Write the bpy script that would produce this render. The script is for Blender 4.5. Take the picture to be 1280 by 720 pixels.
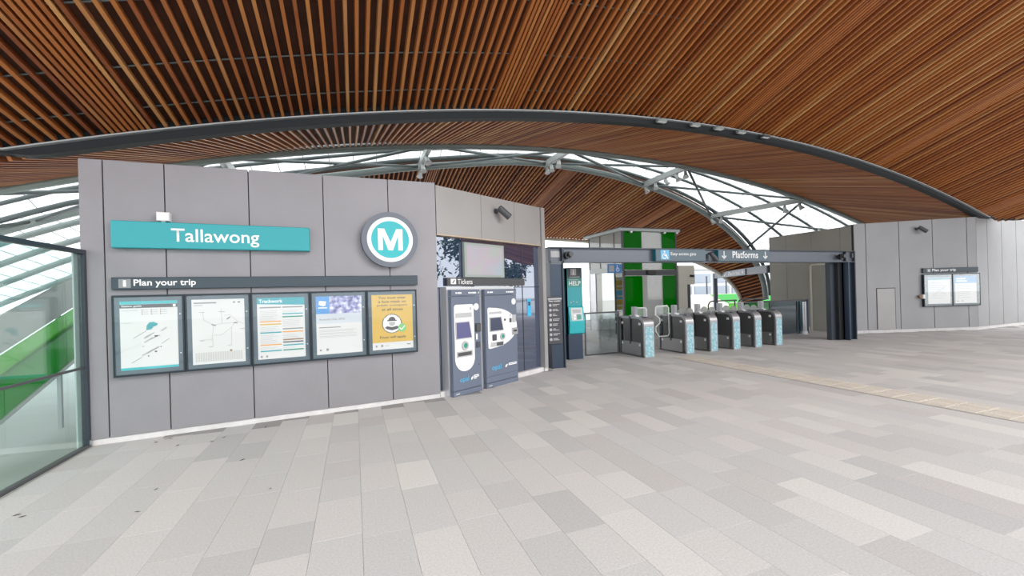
import bpy, math, random
from mathutils import Vector, Matrix

random.seed(7)
for o in list(bpy.data.objects):
    bpy.data.objects.remove(o, do_unlink=True)
scene = bpy.context.scene
COL = scene.collection

# ------------------------------------------------------------------ camera, sky, sun, exposure
F = 530.0; CAM_H = 1.68; PPX = 640.0; PPY = 367.0
YAW = math.radians(20.4); ROLL = math.radians(1.6)
_fw = Vector((math.sin(YAW), math.cos(YAW), 0)); _r0 = Vector((math.cos(YAW), -math.sin(YAW), 0)); _u0 = Vector((0, 0, 1))
_R = _r0 * math.cos(ROLL) - _u0 * math.sin(ROLL)
_U = _u0 * math.cos(ROLL) + _r0 * math.sin(ROLL)
_C = Vector((0, 0, CAM_H))
cam_data = bpy.data.cameras.new('camera'); cam = bpy.data.objects.new('camera', cam_data); COL.objects.link(cam)
cam_data.sensor_fit = 'HORIZONTAL'; cam_data.sensor_width = 36.0
cam_data.lens = 36.0 * F / 1280.0
cam_data.shift_x = 0.0; cam_data.shift_y = (PPY - 360.0) / 1280.0
cam_data.clip_start = 0.05; cam_data.clip_end = 600
_m = Matrix((_R, _U, -_fw)).transposed().to_4x4(); _m.translation = _C
cam.matrix_world = _m
scene.camera = cam

world = bpy.data.worlds.new('overcast_sky'); scene.world = world; world.use_nodes = True
_bg = world.node_tree.nodes['Background']
_bg.inputs[0].default_value = (0.93, 0.965, 1.0, 1); _bg.inputs[1].default_value = 1.15

sun_d = bpy.data.lights.new('sun', 'SUN'); sun_d.energy = 1.2; sun_d.angle = math.radians(35); sun_d.color = (1.0, 0.96, 0.9)
sun = bpy.data.objects.new('sun', sun_d); COL.objects.link(sun)
sun.rotation_euler = Vector((-0.62, 0.62, -0.48)).to_track_quat('-Z', 'Y').to_euler()

scene.view_settings.view_transform = 'Standard'; scene.view_settings.look = 'None'
scene.view_settings.gamma = 1.0; scene.view_settings.use_curve_mapping = False
scene.view_settings.exposure = 1.2

# ------------------------------------------------------------------ photo pixel -> direction -> place on a known surface
def ray(x, y): return _fw + _R * ((x - PPX) / F) - _U * ((y - PPY) / F)
def on_floor(x, y, z=0.0):
    d = ray(x, y); return _C + d * ((z - CAM_H) / d.z)
def on_v(x, y, v):
    d = ray(x, y); return _C + d * (v / d.y)
def on_u(x, y, u):
    d = ray(x, y); return _C + d * (u / d.x)
def project(p):
    d = Vector(p) - _C; z = d.dot(_fw)
    if z < 0.05: return None
    return (PPX + F * d.dot(_R) / z, PPY - F * d.dot(_U) / z)

class Frame:
    """a vertical wall: x runs along it, y points into it (away from the viewer), z up"""
    def __init__(s, a, b):
        s.a = Vector((a[0], a[1], 0)); d = Vector((b[0] - a[0], b[1] - a[1], 0)); s.len = d.length; s.d = d.normalized()
        s.n = Vector((-s.d.y, s.d.x, 0)); s.rot = math.atan2(s.d.y, s.d.x)
    def sz(s, x, y, off=0.0):
        dr = ray(x, y); p0 = s.a + s.n * off
        t = (p0 - _C).dot(s.n) / dr.dot(s.n); p = _C + dr * t
        return ((p - s.a).dot(s.d), p.z)
    def pt(s, sx, y=0, z=0): return s.a + s.d * sx + s.n * y + Vector((0, 0, z))

# ------------------------------------------------------------------ mesh helpers
class MB:
    def __init__(s): s.v = []; s.f = []
    def add(s, vs, fs):
        o = len(s.v); s.v += [tuple(p) for p in vs]; s.f += [tuple(i + o for i in f) for f in fs]; return s
    def box(s, x0, x1, y0, y1, z0, z1):
        return s.add([(x0, y0, z0), (x1, y0, z0), (x1, y1, z0), (x0, y1, z0), (x0, y0, z1), (x1, y0, z1), (x1, y1, z1), (x0, y1, z1)],
                     [(0, 3, 2, 1), (4, 5, 6, 7), (0, 1, 5, 4), (1, 2, 6, 5), (2, 3, 7, 6), (3, 0, 4, 7)])
    def bevbox(s, x0, x1, y0, y1, z0, z1, b=0.01):
        # box with chamfered front (-y) outline
        v = [(x0, y1, z0), (x1, y1, z0), (x1, y1, z1), (x0, y1, z1), (x0, y0 + b, z0), (x1, y0 + b, z0), (x1, y0 + b, z1), (x0, y0 + b, z1),
             (x0 + b, y0, z0 + b), (x1 - b, y0, z0 + b), (x1 - b, y0, z1 - b), (x0 + b, y0, z1 - b)]
        f = [(0, 1, 2, 3)[::-1]]
        for i in range(4):
            j = (i + 1) % 4
            f.append((4 + i, 4 + j, j, i)[::-1]); f.append((8 + i, 8 + j, 4 + j, 4 + i)[::-1])
        f.append((8, 9, 10, 11))
        return s.add(v, f)
    def prism(s, poly, y0, y1, plane='xz'):
        n = len(poly)
        if plane == 'xz': a = [(p[0], y0, p[1]) for p in poly]; b = [(p[0], y1, p[1]) for p in poly]
        elif plane == 'yz': a = [(y0, p[0], p[1]) for p in poly]; b = [(y1, p[0], p[1]) for p in poly]
        else: a = [(p[0], p[1], y0) for p in poly]; b = [(p[0], p[1], y1) for p in poly]
        fs = [tuple(range(n)), tuple(range(2 * n - 1, n - 1, -1))]
        for i in range(n):
            j = (i + 1) % n; fs.append((i, i + n, j + n, j))
        return s.add(a + b, fs)
    def tube(s, pts, r, n=8, cap=True):
        pts = [Vector(p) for p in pts]; rings = []
        up = None
        for i, p in enumerate(pts):
            t = (pts[min(i + 1, len(pts) - 1)] - pts[max(i - 1, 0)]).normalized()
            if up is None:
                up = Vector((0, 0, 1)) if abs(t.z) < 0.9 else Vector((1, 0, 0))
            a = t.cross(up).normalized(); b = a.cross(t).normalized(); up = b
            rr = r[i] if isinstance(r, (list, tuple)) else r
            rings.append([p + (a * math.cos(2 * math.pi * k / n) + b * math.sin(2 * math.pi * k / n)) * rr for k in range(n)])
        vs = [v for rg in rings for v in rg]; fs = []
        for i in range(len(rings) - 1):
            for k in range(n):
                k2 = (k + 1) % n; fs.append((i * n + k, i * n + k2, (i + 1) * n + k2, (i + 1) * n + k))
        if cap:
            fs.append(tuple(range(n))[::-1]); fs.append(tuple((len(rings) - 1) * n + k for k in range(n)))
        return s.add(vs, fs)
    def disc(s, cx, cz, r, y0, y1, n=40, rin=None):
        c = [(cx + r * math.cos(2 * math.pi * k / n), cz + r * math.sin(2 * math.pi * k / n)) for k in range(n)]
        if rin is None: return s.prism(c[::-1], y0, y1)
        vs = []; fs = []
        for k in range(n):
            a = 2 * math.pi * k / n; ca, sa = math.cos(a), math.sin(a)
            vs += [(cx + r * ca, y0, cz + r * sa), (cx + rin * ca, y0, cz + rin * sa), (cx + rin * ca, y1, cz + rin * sa), (cx + r * ca, y1, cz + r * sa)]
        for k in range(n):
            j = (k + 1) % n
            for q in range(4):
                q2 = (q + 1) % 4; fs.append((k * 4 + q, k * 4 + q2, j * 4 + q2, j * 4 + q))
        return s.add(vs, fs)
    def beam(s, p0, p1, w, h, up=(0, 0, 1)):
        p0 = Vector(p0); p1 = Vector(p1); t = (p1 - p0).normalized(); a = t.cross(Vector(up)).normalized() * (w / 2); b = a.cross(t).normalized() * (h / 2)
        v = [p0 - a - b, p0 + a - b, p0 + a + b, p0 - a + b, p1 - a - b, p1 + a - b, p1 + a + b, p1 - a + b]
        return s.add(v, [(0, 3, 2, 1), (4, 5, 6, 7), (0, 1, 5, 4), (1, 2, 6, 5), (2, 3, 7, 6), (3, 0, 4, 7)])
    def build(s, name, mat, parent=None, smooth=False, label=None):
        me = bpy.data.meshes.new(name); me.from_pydata([tuple(p) for p in s.v], [], s.f); me.update()
        me.materials.append(mat)
        if smooth:
            for p in me.polygons: p.use_smooth = True
        o = bpy.data.objects.new(name, me); COL.objects.link(o)
        if parent is not None: o.parent = parent
        if label: o['label'] = label
        return o

def B(*a): return MB().box(*a)
def thing(name, label, cat, loc=(0, 0, 0), rotz=0.0, group=None):
    o = bpy.data.objects.new(name, None); COL.objects.link(o); o.empty_display_size = 0.1
    o.location = loc; o.rotation_euler = (0, 0, rotz); o['label'] = label; o['category'] = cat
    if group: o['group'] = group
    return o
def tag(o, label, cat, group=None):
    o['label'] = label; o['category'] = cat
    if group: o['group'] = group
    return o
def struct(o, label=None):
    o['kind'] = 'structure'
    if label: o['label'] = label
    return o
def dup(root, label=None, loc=None):
    r = root.copy(); COL.objects.link(r)
    if label: r['label'] = label
    if loc is not None: r.location = loc
    for ch in list(root.children):
        c = ch.copy(); COL.objects.link(c); c.parent = r
        for g in list(ch.children):
            d = g.copy(); COL.objects.link(d); d.parent = c
    return r
def rrect(x0, x1, z0, z1, r, n=6):
    if not isinstance(r, (list, tuple)): r = [r] * 4       # bl, br, tr, tl
    out = []
    for (cx, cz, a0, q) in ((x0, z0, 180, 0), (x1, z0, 270, 1), (x1, z1, 0, 2), (x0, z1, 90, 3)):
        rr = r[q]
        ox = cx + (rr if q in (0, 3) else -rr); oz = cz + (rr if q in (0, 1) else -rr)
        for k in range(n + 1):
            a = math.radians(a0 + 90 * k / n); out.append((ox + rr * math.cos(a), oz + rr * math.sin(a)))
    return out

def text_mesh(s, bold=0.0):
    cu = bpy.data.curves.new('t', 'FONT'); cu.body = s; cu.size = 1.0; cu.offset = bold; cu.extrude = 0.0; cu.resolution_u = 3
    ob = bpy.data.objects.new('t', cu); COL.objects.link(ob)
    dg = bpy.context.evaluated_depsgraph_get(); dg.update()
    me = bpy.data.meshes.new_from_object(ob.evaluated_get(dg))
    bpy.data.objects.remove(ob, do_unlink=True); bpy.data.curves.remove(cu)
    return me
def lettering(s, x0, x1, z0, z1, y, mat, parent, bold=0.012, name='lettering', label=None):
    """text fitted into the rectangle x0..x1, z0..z1 on the plane y, facing -y"""
    me = text_mesh(s, bold)
    xs = [v.co.x for v in me.vertices]; ys = [v.co.y for v in me.vertices]
    ax, bx, ay, by = min(xs), max(xs), min(ys), max(ys)
    for v in me.vertices:
        x, yy = v.co.x, v.co.y
        v.co = (x0 + (x - ax) / (bx - ax) * (x1 - x0), y, z0 + (yy - ay) / (by - ay) * (z1 - z0))
    me.name = name; me.materials.clear(); me.materials.append(mat)
    o = bpy.data.objects.new(name, me); COL.objects.link(o); o.parent = parent
    if label: o['label'] = label
    return o

# ------------------------------------------------------------------ materials
def mat(name, col, rough=0.5, metal=0.0, bump=None, vary=None, spec=0.5, emit=None):
    m = bpy.data.materials.new(name); m.use_nodes = True; nt = m.node_tree; b = nt.nodes['Principled BSDF']
    b.inputs['Base Color'].default_value = (*col, 1); b.inputs['Roughness'].default_value = rough; b.inputs['Metallic'].default_value = metal
    b.inputs['Specular IOR Level'].default_value = spec
    if vary:      # (scale, amount)
        n = nt.nodes.new('ShaderNodeTexNoise'); n.inputs['Scale'].default_value = vary[0]; n.inputs['Detail'].default_value = 4
        g = nt.nodes.new('ShaderNodeNewGeometry'); nt.links.new(g.outputs['Position'], n.inputs['Vector'])
        r = nt.nodes.new('ShaderNodeValToRGB'); a = vary[1]
        r.color_ramp.elements[0].position = 0.3; r.color_ramp.elements[1].position = 0.7
        r.color_ramp.elements[0].color = (*[c * (1 - a) for c in col], 1); r.color_ramp.elements[1].color = (*[min(1, c * (1 + a)) for c in col], 1)
        nt.links.new(n.outputs['Fac'], r.inputs['Fac']); nt.links.new(r.outputs['Color'], b.inputs['Base Color'])
    if bump:      # (scale, strength)
        n = nt.nodes.new('ShaderNodeTexNoise'); n.inputs['Scale'].default_value = bump[0]; n.inputs['Detail'].default_value = 3
        g = nt.nodes.new('ShaderNodeNewGeometry'); nt.links.new(g.outputs['Position'], n.inputs['Vector'])
        bp = nt.nodes.new('ShaderNodeBump'); bp.inputs['Strength'].default_value = bump[1]; bp.inputs['Distance'].default_value = 0.01
        nt.links.new(n.outputs['Fac'], bp.inputs['Height']); nt.links.new(bp.outputs['Normal'], b.inputs['Normal'])
    if emit: b.inputs['Emission Color'].default_value = (*emit[0], 1); b.inputs['Emission Strength'].default_value = emit[1]
    return m
def glass(name, tint=(0.95, 0.98, 0.97), refl=0.08, body=None, body_fac=0.0, rough=0.0, graze=0.5):
    """thin sheet: transparent + mirror (stronger at grazing angles) + optional body colour"""
    m = bpy.data.materials.new(name); m.use_nodes = True; nt = m.node_tree; nt.nodes.clear()
    out = nt.nodes.new('ShaderNodeOutputMaterial'); tr = nt.nodes.new('ShaderNodeBsdfTransparent'); tr.inputs[0].default_value = (*tint, 1)
    gl = nt.nodes.new('ShaderNodeBsdfGlossy'); gl.inputs['Roughness'].default_value = rough; gl.inputs['Color'].default_value = (1, 1, 1, 1)
    lw = nt.nodes.new('ShaderNodeLayerWeight'); lw.inputs['Blend'].default_value = 0.25
    mr = nt.nodes.new('ShaderNodeMapRange'); mr.inputs['To Min'].default_value = refl; mr.inputs['To Max'].default_value = min(1, refl + graze)
    nt.links.new(lw.outputs['Facing'], mr.inputs['Value'])
    base = tr.outputs[0]
    if body:
        df = nt.nodes.new('ShaderNodeBsdfDiffuse'); df.inputs[0].default_value = (*body, 1)
        tl = nt.nodes.new('ShaderNodeBsdfTranslucent'); tl.inputs[0].default_value = (*body, 1)
        ad = nt.nodes.new('ShaderNodeMixShader'); ad.inputs[0].default_value = 0.5
        nt.links.new(df.outputs[0], ad.inputs[1]); nt.links.new(tl.outputs[0], ad.inputs[2])
        mx = nt.nodes.new('ShaderNodeMixShader'); mx.inputs[0].default_value = body_fac
        nt.links.new(base, mx.inputs[1]); nt.links.new(ad.outputs[0], mx.inputs[2]); base = mx.outputs[0]
    mix = nt.nodes.new('ShaderNodeMixShader'); nt.links.new(mr.outputs[0], mix.inputs[0])
    nt.links.new(base, mix.inputs[1]); nt.links.new(gl.outputs[0], mix.inputs[2]); nt.links.new(mix.outputs[0], out.inputs[0])
    return m
def piece_mat(name, cols, rough, freq=None, amount=0.12, speck=None, spec=0.3):
    """colour drawn per piece (own object or mesh island) from a ramp, with a fine noise on top"""
    m = bpy.data.materials.new(name); m.use_nodes = True; nt = m.node_tree; b = nt.nodes['Principled BSDF']
    b.inputs['Roughness'].default_value = rough; b.inputs['Specular IOR Level'].default_value = spec
    oi = nt.nodes.new('ShaderNodeObjectInfo'); g = nt.nodes.new('ShaderNodeNewGeometry')
    a = nt.nodes.new('ShaderNodeMath'); a.operation = 'ADD'; nt.links.new(oi.outputs['Random'], a.inputs[0]); nt.links.new(g.outputs['Random Per Island'], a.inputs[1])
    fr = nt.nodes.new('ShaderNodeMath'); fr.operation = 'FRACT'; nt.links.new(a.outputs[0], fr.inputs[0])
    r = nt.nodes.new('ShaderNodeValToRGB'); e = r.color_ramp.elements
    while len(e) < len(cols): e.new(0.5)
    for i, c in enumerate(cols):
        e[i].position = i / (len(cols) - 1); e[i].color = (*c, 1)
    n = nt.nodes.new('ShaderNodeTexNoise'); n.inputs['Scale'].default_value = 1.0; n.inputs['Detail'].default_value = 3
    mp = nt.nodes.new('ShaderNodeMapping'); mp.inputs['Scale'].default_value = freq or (1, 1, 1)
    nt.links.new(g.outputs['Position'], mp.inputs['Vector']); nt.links.new(mp.outputs[0], n.inputs['Vector'])
    if speck is None:      # noise shifts the ramp position: boards of other tones follow each other along a batten
        ml = nt.nodes.new('ShaderNodeMath'); ml.operation = 'MULTIPLY_ADD'; ml.inputs[1].default_value = amount; ml.inputs[2].default_value = -amount / 2
        nt.links.new(n.outputs['Fac'], ml.inputs[0])
        ad = nt.nodes.new('ShaderNodeMath'); ad.operation = 'ADD'; ad.use_clamp = True
        nt.links.new(fr.outputs[0], ad.inputs[0]); nt.links.new(ml.outputs[0], ad.inputs[1]); nt.links.new(ad.outputs[0], r.inputs['Fac'])
        nt.links.new(r.outputs['Color'], b.inputs['Base Color'])
    else:
        nt.links.new(fr.outputs[0], r.inputs['Fac'])
        mr = nt.nodes.new('ShaderNodeMapRange'); mr.inputs['From Min'].default_value = 0.3; mr.inputs['From Max'].default_value = 0.7
        mr.inputs['To Min'].default_value = 1 - speck; mr.inputs['To Max'].default_value = 1 + speck
        nt.links.new(n.outputs['Fac'], mr.inputs['Value'])
        mx = nt.nodes.new('ShaderNodeVectorMath'); mx.operation = 'SCALE'; nt.links.new(r.outputs['Color'], mx.inputs[0]); nt.links.new(mr.outputs[0], mx.inputs['Scale'])
        nt.links.new(mx.outputs[0], b.inputs['Base Color'])
    return m
def metal_panel(name, col):
    """cladding sheet with a fine woven perforation"""
    m = mat(name, col, 0.42, 0.25, vary=(1.3, 0.05), spec=0.4); nt = m.node_tree; b = nt.nodes['Principled BSDF']
    tc = nt.nodes.new('ShaderNodeTexCoord'); w = nt.nodes.new('ShaderNodeTexWave'); w.wave_type = 'BANDS'; w.bands_direction = 'X'
    w.inputs['Scale'].default_value = 26; w.inputs['Distortion'].default_value = 0.0
    w2 = nt.nodes.new('ShaderNodeTexWave'); w2.bands_direction = 'Z'; w2.inputs['Scale'].default_value = 22
    ad = nt.nodes.new('ShaderNodeMath'); ad.operation = 'ADD'
    for q in (w, w2): nt.links.new(tc.outputs['Object'], q.inputs['Vector'])
    nt.links.new(w.outputs['Fac'], ad.inputs[0]); nt.links.new(w2.outputs['Fac'], ad.inputs[1])
    bp = nt.nodes.new('ShaderNodeBump'); bp.inputs['Strength'].default_value = 0.12; bp.inputs['Distance'].default_value = 0.004
    nt.links.new(ad.outputs[0], bp.inputs['Height']); nt.links.new(bp.outputs['Normal'], b.inputs['Normal'])
    return m

M = {}
M['panel'] = metal_panel('panel_grey', (0.245, 0.235, 0.25))
M['panel_warm'] = metal_panel('panel_warm_grey', (0.33, 0.32, 0.315))
M['panel_right'] = metal_panel('panel_right_grey', (0.275, 0.272, 0.278))
M['panel_olive'] = metal_panel('panel_olive_grey', (0.30, 0.29, 0.26))
M['joint'] = mat('joint_dark', (0.045, 0.045, 0.055), 0.7)
M['plinth'] = mat('plinth_concrete', (0.56, 0.54, 0.54), 0.8, vary=(9, 0.08), bump=(60, 0.2))
M['slab'] = mat('slab', (0.30, 0.29, 0.285), 0.9, vary=(4, 0.06))
M['ground'] = mat('outdoor_paving', (0.55, 0.54, 0.52), 0.9, vary=(0.8, 0.06))
M['paver'] = piece_mat('granite_paver', [(0.4557, 0.4352, 0.4297), (0.5115, 0.4929, 0.4855), (0.5441, 0.5227, 0.5143), (0.479, 0.4743, 0.4706), (0.5208, 0.5022, 0.4929), (0.4371, 0.4297, 0.4278), (0.5859, 0.5673, 0.5487), (0.5347, 0.5134, 0.505)],
                       0.75, freq=(70, 70, 70), speck=0.10)
M['tactile'] = piece_mat('tactile_beige', [(0.60, 0.545, 0.48), (0.64, 0.585, 0.52), (0.67, 0.62, 0.56)], 0.8, freq=(40, 40, 40), speck=0.06)
M['wood'] = piece_mat('timber_batten', [(0.215, 0.0585, 0.0181), (0.3096, 0.0929, 0.0241), (0.43, 0.1462, 0.0361), (0.3784, 0.1204, 0.031), (0.4902, 0.2021, 0.0602), (0.2838, 0.0774, 0.0224), (0.5676, 0.2838, 0.1032)],
                      0.5, freq=(3.4, 0.5, 0.2), amount=0.35, spec=0.35)
M['wood_dark'] = mat('ceiling_backing', (0.06, 0.022, 0.011), 0.9, vary=(3, 0.25))
M['steel_dark'] = mat('steel_dark_blue', (0.038, 0.048, 0.062), 0.4, 0.3)
M['steel_navy'] = mat('steel_navy', (0.028, 0.044, 0.075), 0.35, 0.2)
M['steel_beam'] = mat('steel_beam_grey', (0.105, 0.118, 0.142), 0.38, 0.3)
M['steel_light'] = mat('steel_light', (0.42, 0.45, 0.44), 0.4, 0.2)
M['steel_fascia'] = mat('steel_fascia', (0.02, 0.024, 0.027), 0.6, 0.0, spec=0.3)
M['flange'] = mat('steel_flange', (0.45, 0.47, 0.48), 0.45, 0.2)
M['tube'] = mat('roof_tube', (0.27, 0.32, 0.31), 0.4, 0.2)
M['tube_dark'] = mat('roof_brace', (0.12, 0.145, 0.145), 0.4, 0.2)
M['inox'] = mat('stainless', (0.46, 0.46, 0.47), 0.28, 0.85, vary=(5, 0.08))
M['inox_light'] = mat('stainless_light', (0.62, 0.62, 0.64), 0.3, 0.5)
M['black'] = mat('black_plastic', (0.018, 0.018, 0.02), 0.4)
M['charcoal'] = mat('charcoal', (0.06, 0.062, 0.068), 0.45)
M['white'] = mat('white_print', (0.82, 0.82, 0.82), 0.5)
M['paper'] = mat('poster_paper', (0.64, 0.64, 0.635), 0.55)
M['cream'] = mat('cream_coat', (0.56, 0.54, 0.46), 0.5)
M['teal'] = mat('teal_sign', (0.015, 0.30, 0.335), 0.35)
M['teal_dark'] = mat('teal_dark', (0.012, 0.15, 0.20), 0.4)
M['teal_bright'] = mat('teal_bright', (0.025, 0.41, 0.45), 0.4)
M['sign_slate'] = mat('sign_slate', (0.03, 0.048, 0.064), 0.4)
M['sign_rim'] = mat('case_border', (0.075, 0.115, 0.145), 0.3)
M['case'] = mat('case_steel', (0.012, 0.022, 0.031), 0.35, 0.2)
M['ring'] = mat('sign_ring', (0.12, 0.135, 0.165), 0.4, 0.1)
M['machine'] = mat('machine_slate', (0.125, 0.15, 0.205), 0.35, 0.1)
M['machine_white'] = mat('machine_white', (0.74, 0.74, 0.74), 0.4)
M['machine_grey'] = mat('machine_grey', (0.42, 0.42, 0.43), 0.4)
M['screen_off'] = mat('screen_dark', (0.05, 0.06, 0.10), 0.12)
M['screen_violet'] = mat('screen_violet', (0.10, 0.10, 0.22), 0.15)
M['opal'] = mat('logo_blue', (0.04, 0.42, 0.72), 0.4)
M['yellow'] = mat('poster_yellow', (0.60, 0.40, 0.08), 0.5)
M['green_tick'] = mat('tick_green', (0.20, 0.50, 0.18), 0.5)
M['blue'] = mat('poster_blue', (0.09, 0.29, 0.60), 0.5)
M['sign_blue'] = mat('sign_blue', (0.03, 0.20, 0.52), 0.4)
M['sky_blue'] = mat('pictogram_blue', (0.12, 0.42, 0.68), 0.4)
M['print_grey'] = mat('print_grey', (0.24, 0.25, 0.26), 0.6)
M['print_pale'] = mat('print_pale', (0.42, 0.42, 0.43), 0.6)
M['print_dark'] = mat('print_dark', (0.06, 0.065, 0.075), 0.6)
M['print_orange'] = mat('print_orange', (0.72, 0.36, 0.10), 0.6)
M['print_teal'] = mat('print_teal', (0.05, 0.34, 0.40), 0.6)
M['print_brown'] = mat('print_brown', (0.28, 0.17, 0.09), 0.6)
M['help_green'] = mat('help_green', (0.03, 0.26, 0.20), 0.4)
M['green_glass'] = glass('green_glass', (0.01, 0.40, 0.012), 0.0, body=(0.005, 0.37, 0.008), body_fac=0.62, graze=0.03)
M['green_light'] = glass('green_glass_light', (0.35, 0.9, 0.2), 0.02, body=(0.20, 0.66, 0.06), body_fac=0.85, graze=0.1)
M['green_mid'] = glass('green_glass_mid', (0.05, 0.6, 0.1), 0.02, body=(0.035, 0.50, 0.06), body_fac=0.85, graze=0.1)
M['frosted'] = glass('frosted_glass', (0.9, 0.9, 0.88), 0.05, body=(0.72, 0.72, 0.70), body_fac=0.6, graze=0.12)
M['clear'] = glass('clear_glass', (0.94, 0.97, 0.96), 0.06)
M['case_glass'] = glass('case_glass', (0.985, 0.99, 0.99), 0.025)
M['screen_glass'] = glass('screen_glass', (0.86, 0.96, 0.94), 0.05, graze=0.24)
M['fence_glass'] = glass('fence_glass', (0.80, 0.86, 0.87), 0.14, graze=0.3)
M['fence_dark'] = glass('fence_dark_glass', (0.30, 0.42, 0.50), 0.05, graze=0.15)
M['glazing'] = glass('roof_glazing', (0.97, 0.98, 0.98), 0.02, body=(0.86, 0.87, 0.87), body_fac=0.45)
M['paddle'] = glass('paddle_grey', (0.55, 0.56, 0.55), 0.06, body=(0.30, 0.31, 0.30), body_fac=0.6)
M['gate_hoop'] = mat('gate_hoop', (0.30, 0.30, 0.315), 0.38, 0.45)
M['gate_kick'] = mat('gate_kick', (0.27, 0.27, 0.265), 0.3, 0.6)
M['gate_reader'] = mat('gate_reader', (0.36, 0.36, 0.375), 0.4, 0.2, vary=(60, 0.3))
M['gate_glass'] = mat('gate_dark_glass', (0.075, 0.078, 0.078), 0.12, 0.0, spec=0.7)
M['leaf'] = piece_mat('leaf', [(0.02, 0.05, 0.015), (0.05, 0.09, 0.03), (0.09, 0.13, 0.05)], 0.7, freq=(2, 2, 2), amount=0.3)
M['bark'] = mat('bark', (0.12, 0.09, 0.07), 0.9)
M['bld'] = mat('far_cladding', (0.52, 0.55, 0.60), 0.6)
M['bld_glass'] = mat('far_window', (0.26, 0.30, 0.36), 0.25)
M['screen_pale'] = None
def navy_window():
    m = bpy.data.materials.new('navy_window_glass'); m.use_nodes = True; nt = m.node_tree; nt.nodes.clear()
    out = nt.nodes.new('ShaderNodeOutputMaterial'); df = nt.nodes.new('ShaderNodeBsdfDiffuse'); df.inputs[0].default_value = (0.022, 0.038, 0.085, 1)
    gl = nt.nodes.new('ShaderNodeBsdfGlossy'); gl.inputs['Roughness'].default_value = 0.0; gl.inputs['Color'].default_value = (0.83, 0.86, 0.93, 1)
    mx = nt.nodes.new('ShaderNodeMixShader'); mx.inputs[0].default_value = 0.30
    nt.links.new(df.outputs[0], mx.inputs[1]); nt.links.new(gl.outputs[0], mx.inputs[2]); nt.links.new(mx.outputs[0], out.inputs[0]); return m
M['navy_glass'] = navy_window()
def pale_screen():
    m = mat('display_pale', (0.4, 0.42, 0.42), 0.45, spec=0.3); nt = m.node_tree; b = nt.nodes['Principled BSDF']
    n = nt.nodes.new('ShaderNodeTexNoise'); n.inputs['Scale'].default_value = 1.6; n.inputs['Detail'].default_value = 1
    tc = nt.nodes.new('ShaderNodeTexCoord'); nt.links.new(tc.outputs['Object'], n.inputs['Vector'])
    r = nt.nodes.new('ShaderNodeValToRGB'); e = r.color_ramp.elements; e[0].position = 0.3; e[0].color = (0.30, 0.40, 0.32, 1); e[1].position = 0.7; e[1].color = (0.31, 0.37, 0.40, 1)
    k = e.new(0.5); k.color = (0.38, 0.33, 0.38, 1)
    nt.links.new(n.outputs['Fac'], r.inputs['Fac']); nt.links.new(r.outputs['Color'], b.inputs['Base Color'])
    nt.links.new(r.outputs['Color'], b.inputs['Emission Color']); b.inputs['Emission Strength'].default_value = 0.06
    return m
M['screen_pale'] = pale_screen()
def gate_front():
    m = mat('gate_front_print', (0.2, 0.5, 0.58), 0.35); nt = m.node_tree; b = nt.nodes['Principled BSDF']
    tc = nt.nodes.new('ShaderNodeTexCoord'); n = nt.nodes.new('ShaderNodeTexVoronoi'); n.inputs['Scale'].default_value = 16
    nt.links.new(tc.outputs['Object'], n.inputs['Vector'])
    r = nt.nodes.new('ShaderNodeValToRGB'); e = r.color_ramp.elements; e[0].position = 0.25; e[0].color = (0.42, 0.56, 0.60, 1); e[1].position = 0.6; e[1].color = (0.20, 0.40, 0.46, 1)
    nt.links.new(n.outputs['Distance'], r.inputs['Fac']); nt.links.new(r.outputs['Color'], b.inputs['Base Color']); return m
M['gate_front'] = gate_front()
def photo_print():
    m = mat('fireworks_print', (0.3, 0.3, 0.5), 0.5); nt = m.node_tree; b = nt.nodes['Principled BSDF']
    tc = nt.nodes.new('ShaderNodeTexCoord'); n = nt.nodes.new('ShaderNodeTexNoise'); n.inputs['Scale'].default_value = 14; n.inputs['Detail'].default_value = 6
    nt.links.new(tc.outputs['Object'], n.inputs['Vector'])
    r = nt.nodes.new('ShaderNodeValToRGB'); e = r.color_ramp.elements; e[0].position = 0.36; e[0].color = (0.10, 0.10, 0.24, 1); e[1].position = 0.66; e[1].color = (0.75, 0.74, 0.80, 1)
    k = e.new(0.5); k.color = (0.30, 0.32, 0.55, 1)
    nt.links.new(n.outputs['Fac'], r.inputs['Fac']); nt.links.new(r.outputs['Color'], b.inputs['Base Color']); return m
M['fireworks'] = photo_print()

# ------------------------------------------------------------------ key places (metres; x to the right along the front, y into the station)
LA = on_floor(115, 557); LB = on_floor(550, 497); LC = on_floor(683, 463)
RA = on_floor(1070, 417); RB = on_floor(1222, 412); RC = Vector((30.0, 8.25, 0))
WL = Frame(LA, LB); WT = Frame(LB, LC); WR = Frame(RA, RB); WR2 = Frame(RB, RC)

def arch(u): return 5.65 - (u - 8) ** 2 / 89.0            # edge of the front canopy, in the plane y = 8
def arch_far(u): return 6.62 - (u - 8) ** 2 / 107.0       # far edge of the second canopy, y = 13
def rise(u):                                             # how steeply the front canopy climbs towards the street
    ks = [(-20, .17), (-3, .205), (3, .31), (9, .33), (14.5, .35), (40, .35)]
    for (a, p), (b, q) in zip(ks, ks[1:]):
        if a <= u <= b: return p + (q - p) * (u - a) / (b - a)

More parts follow.
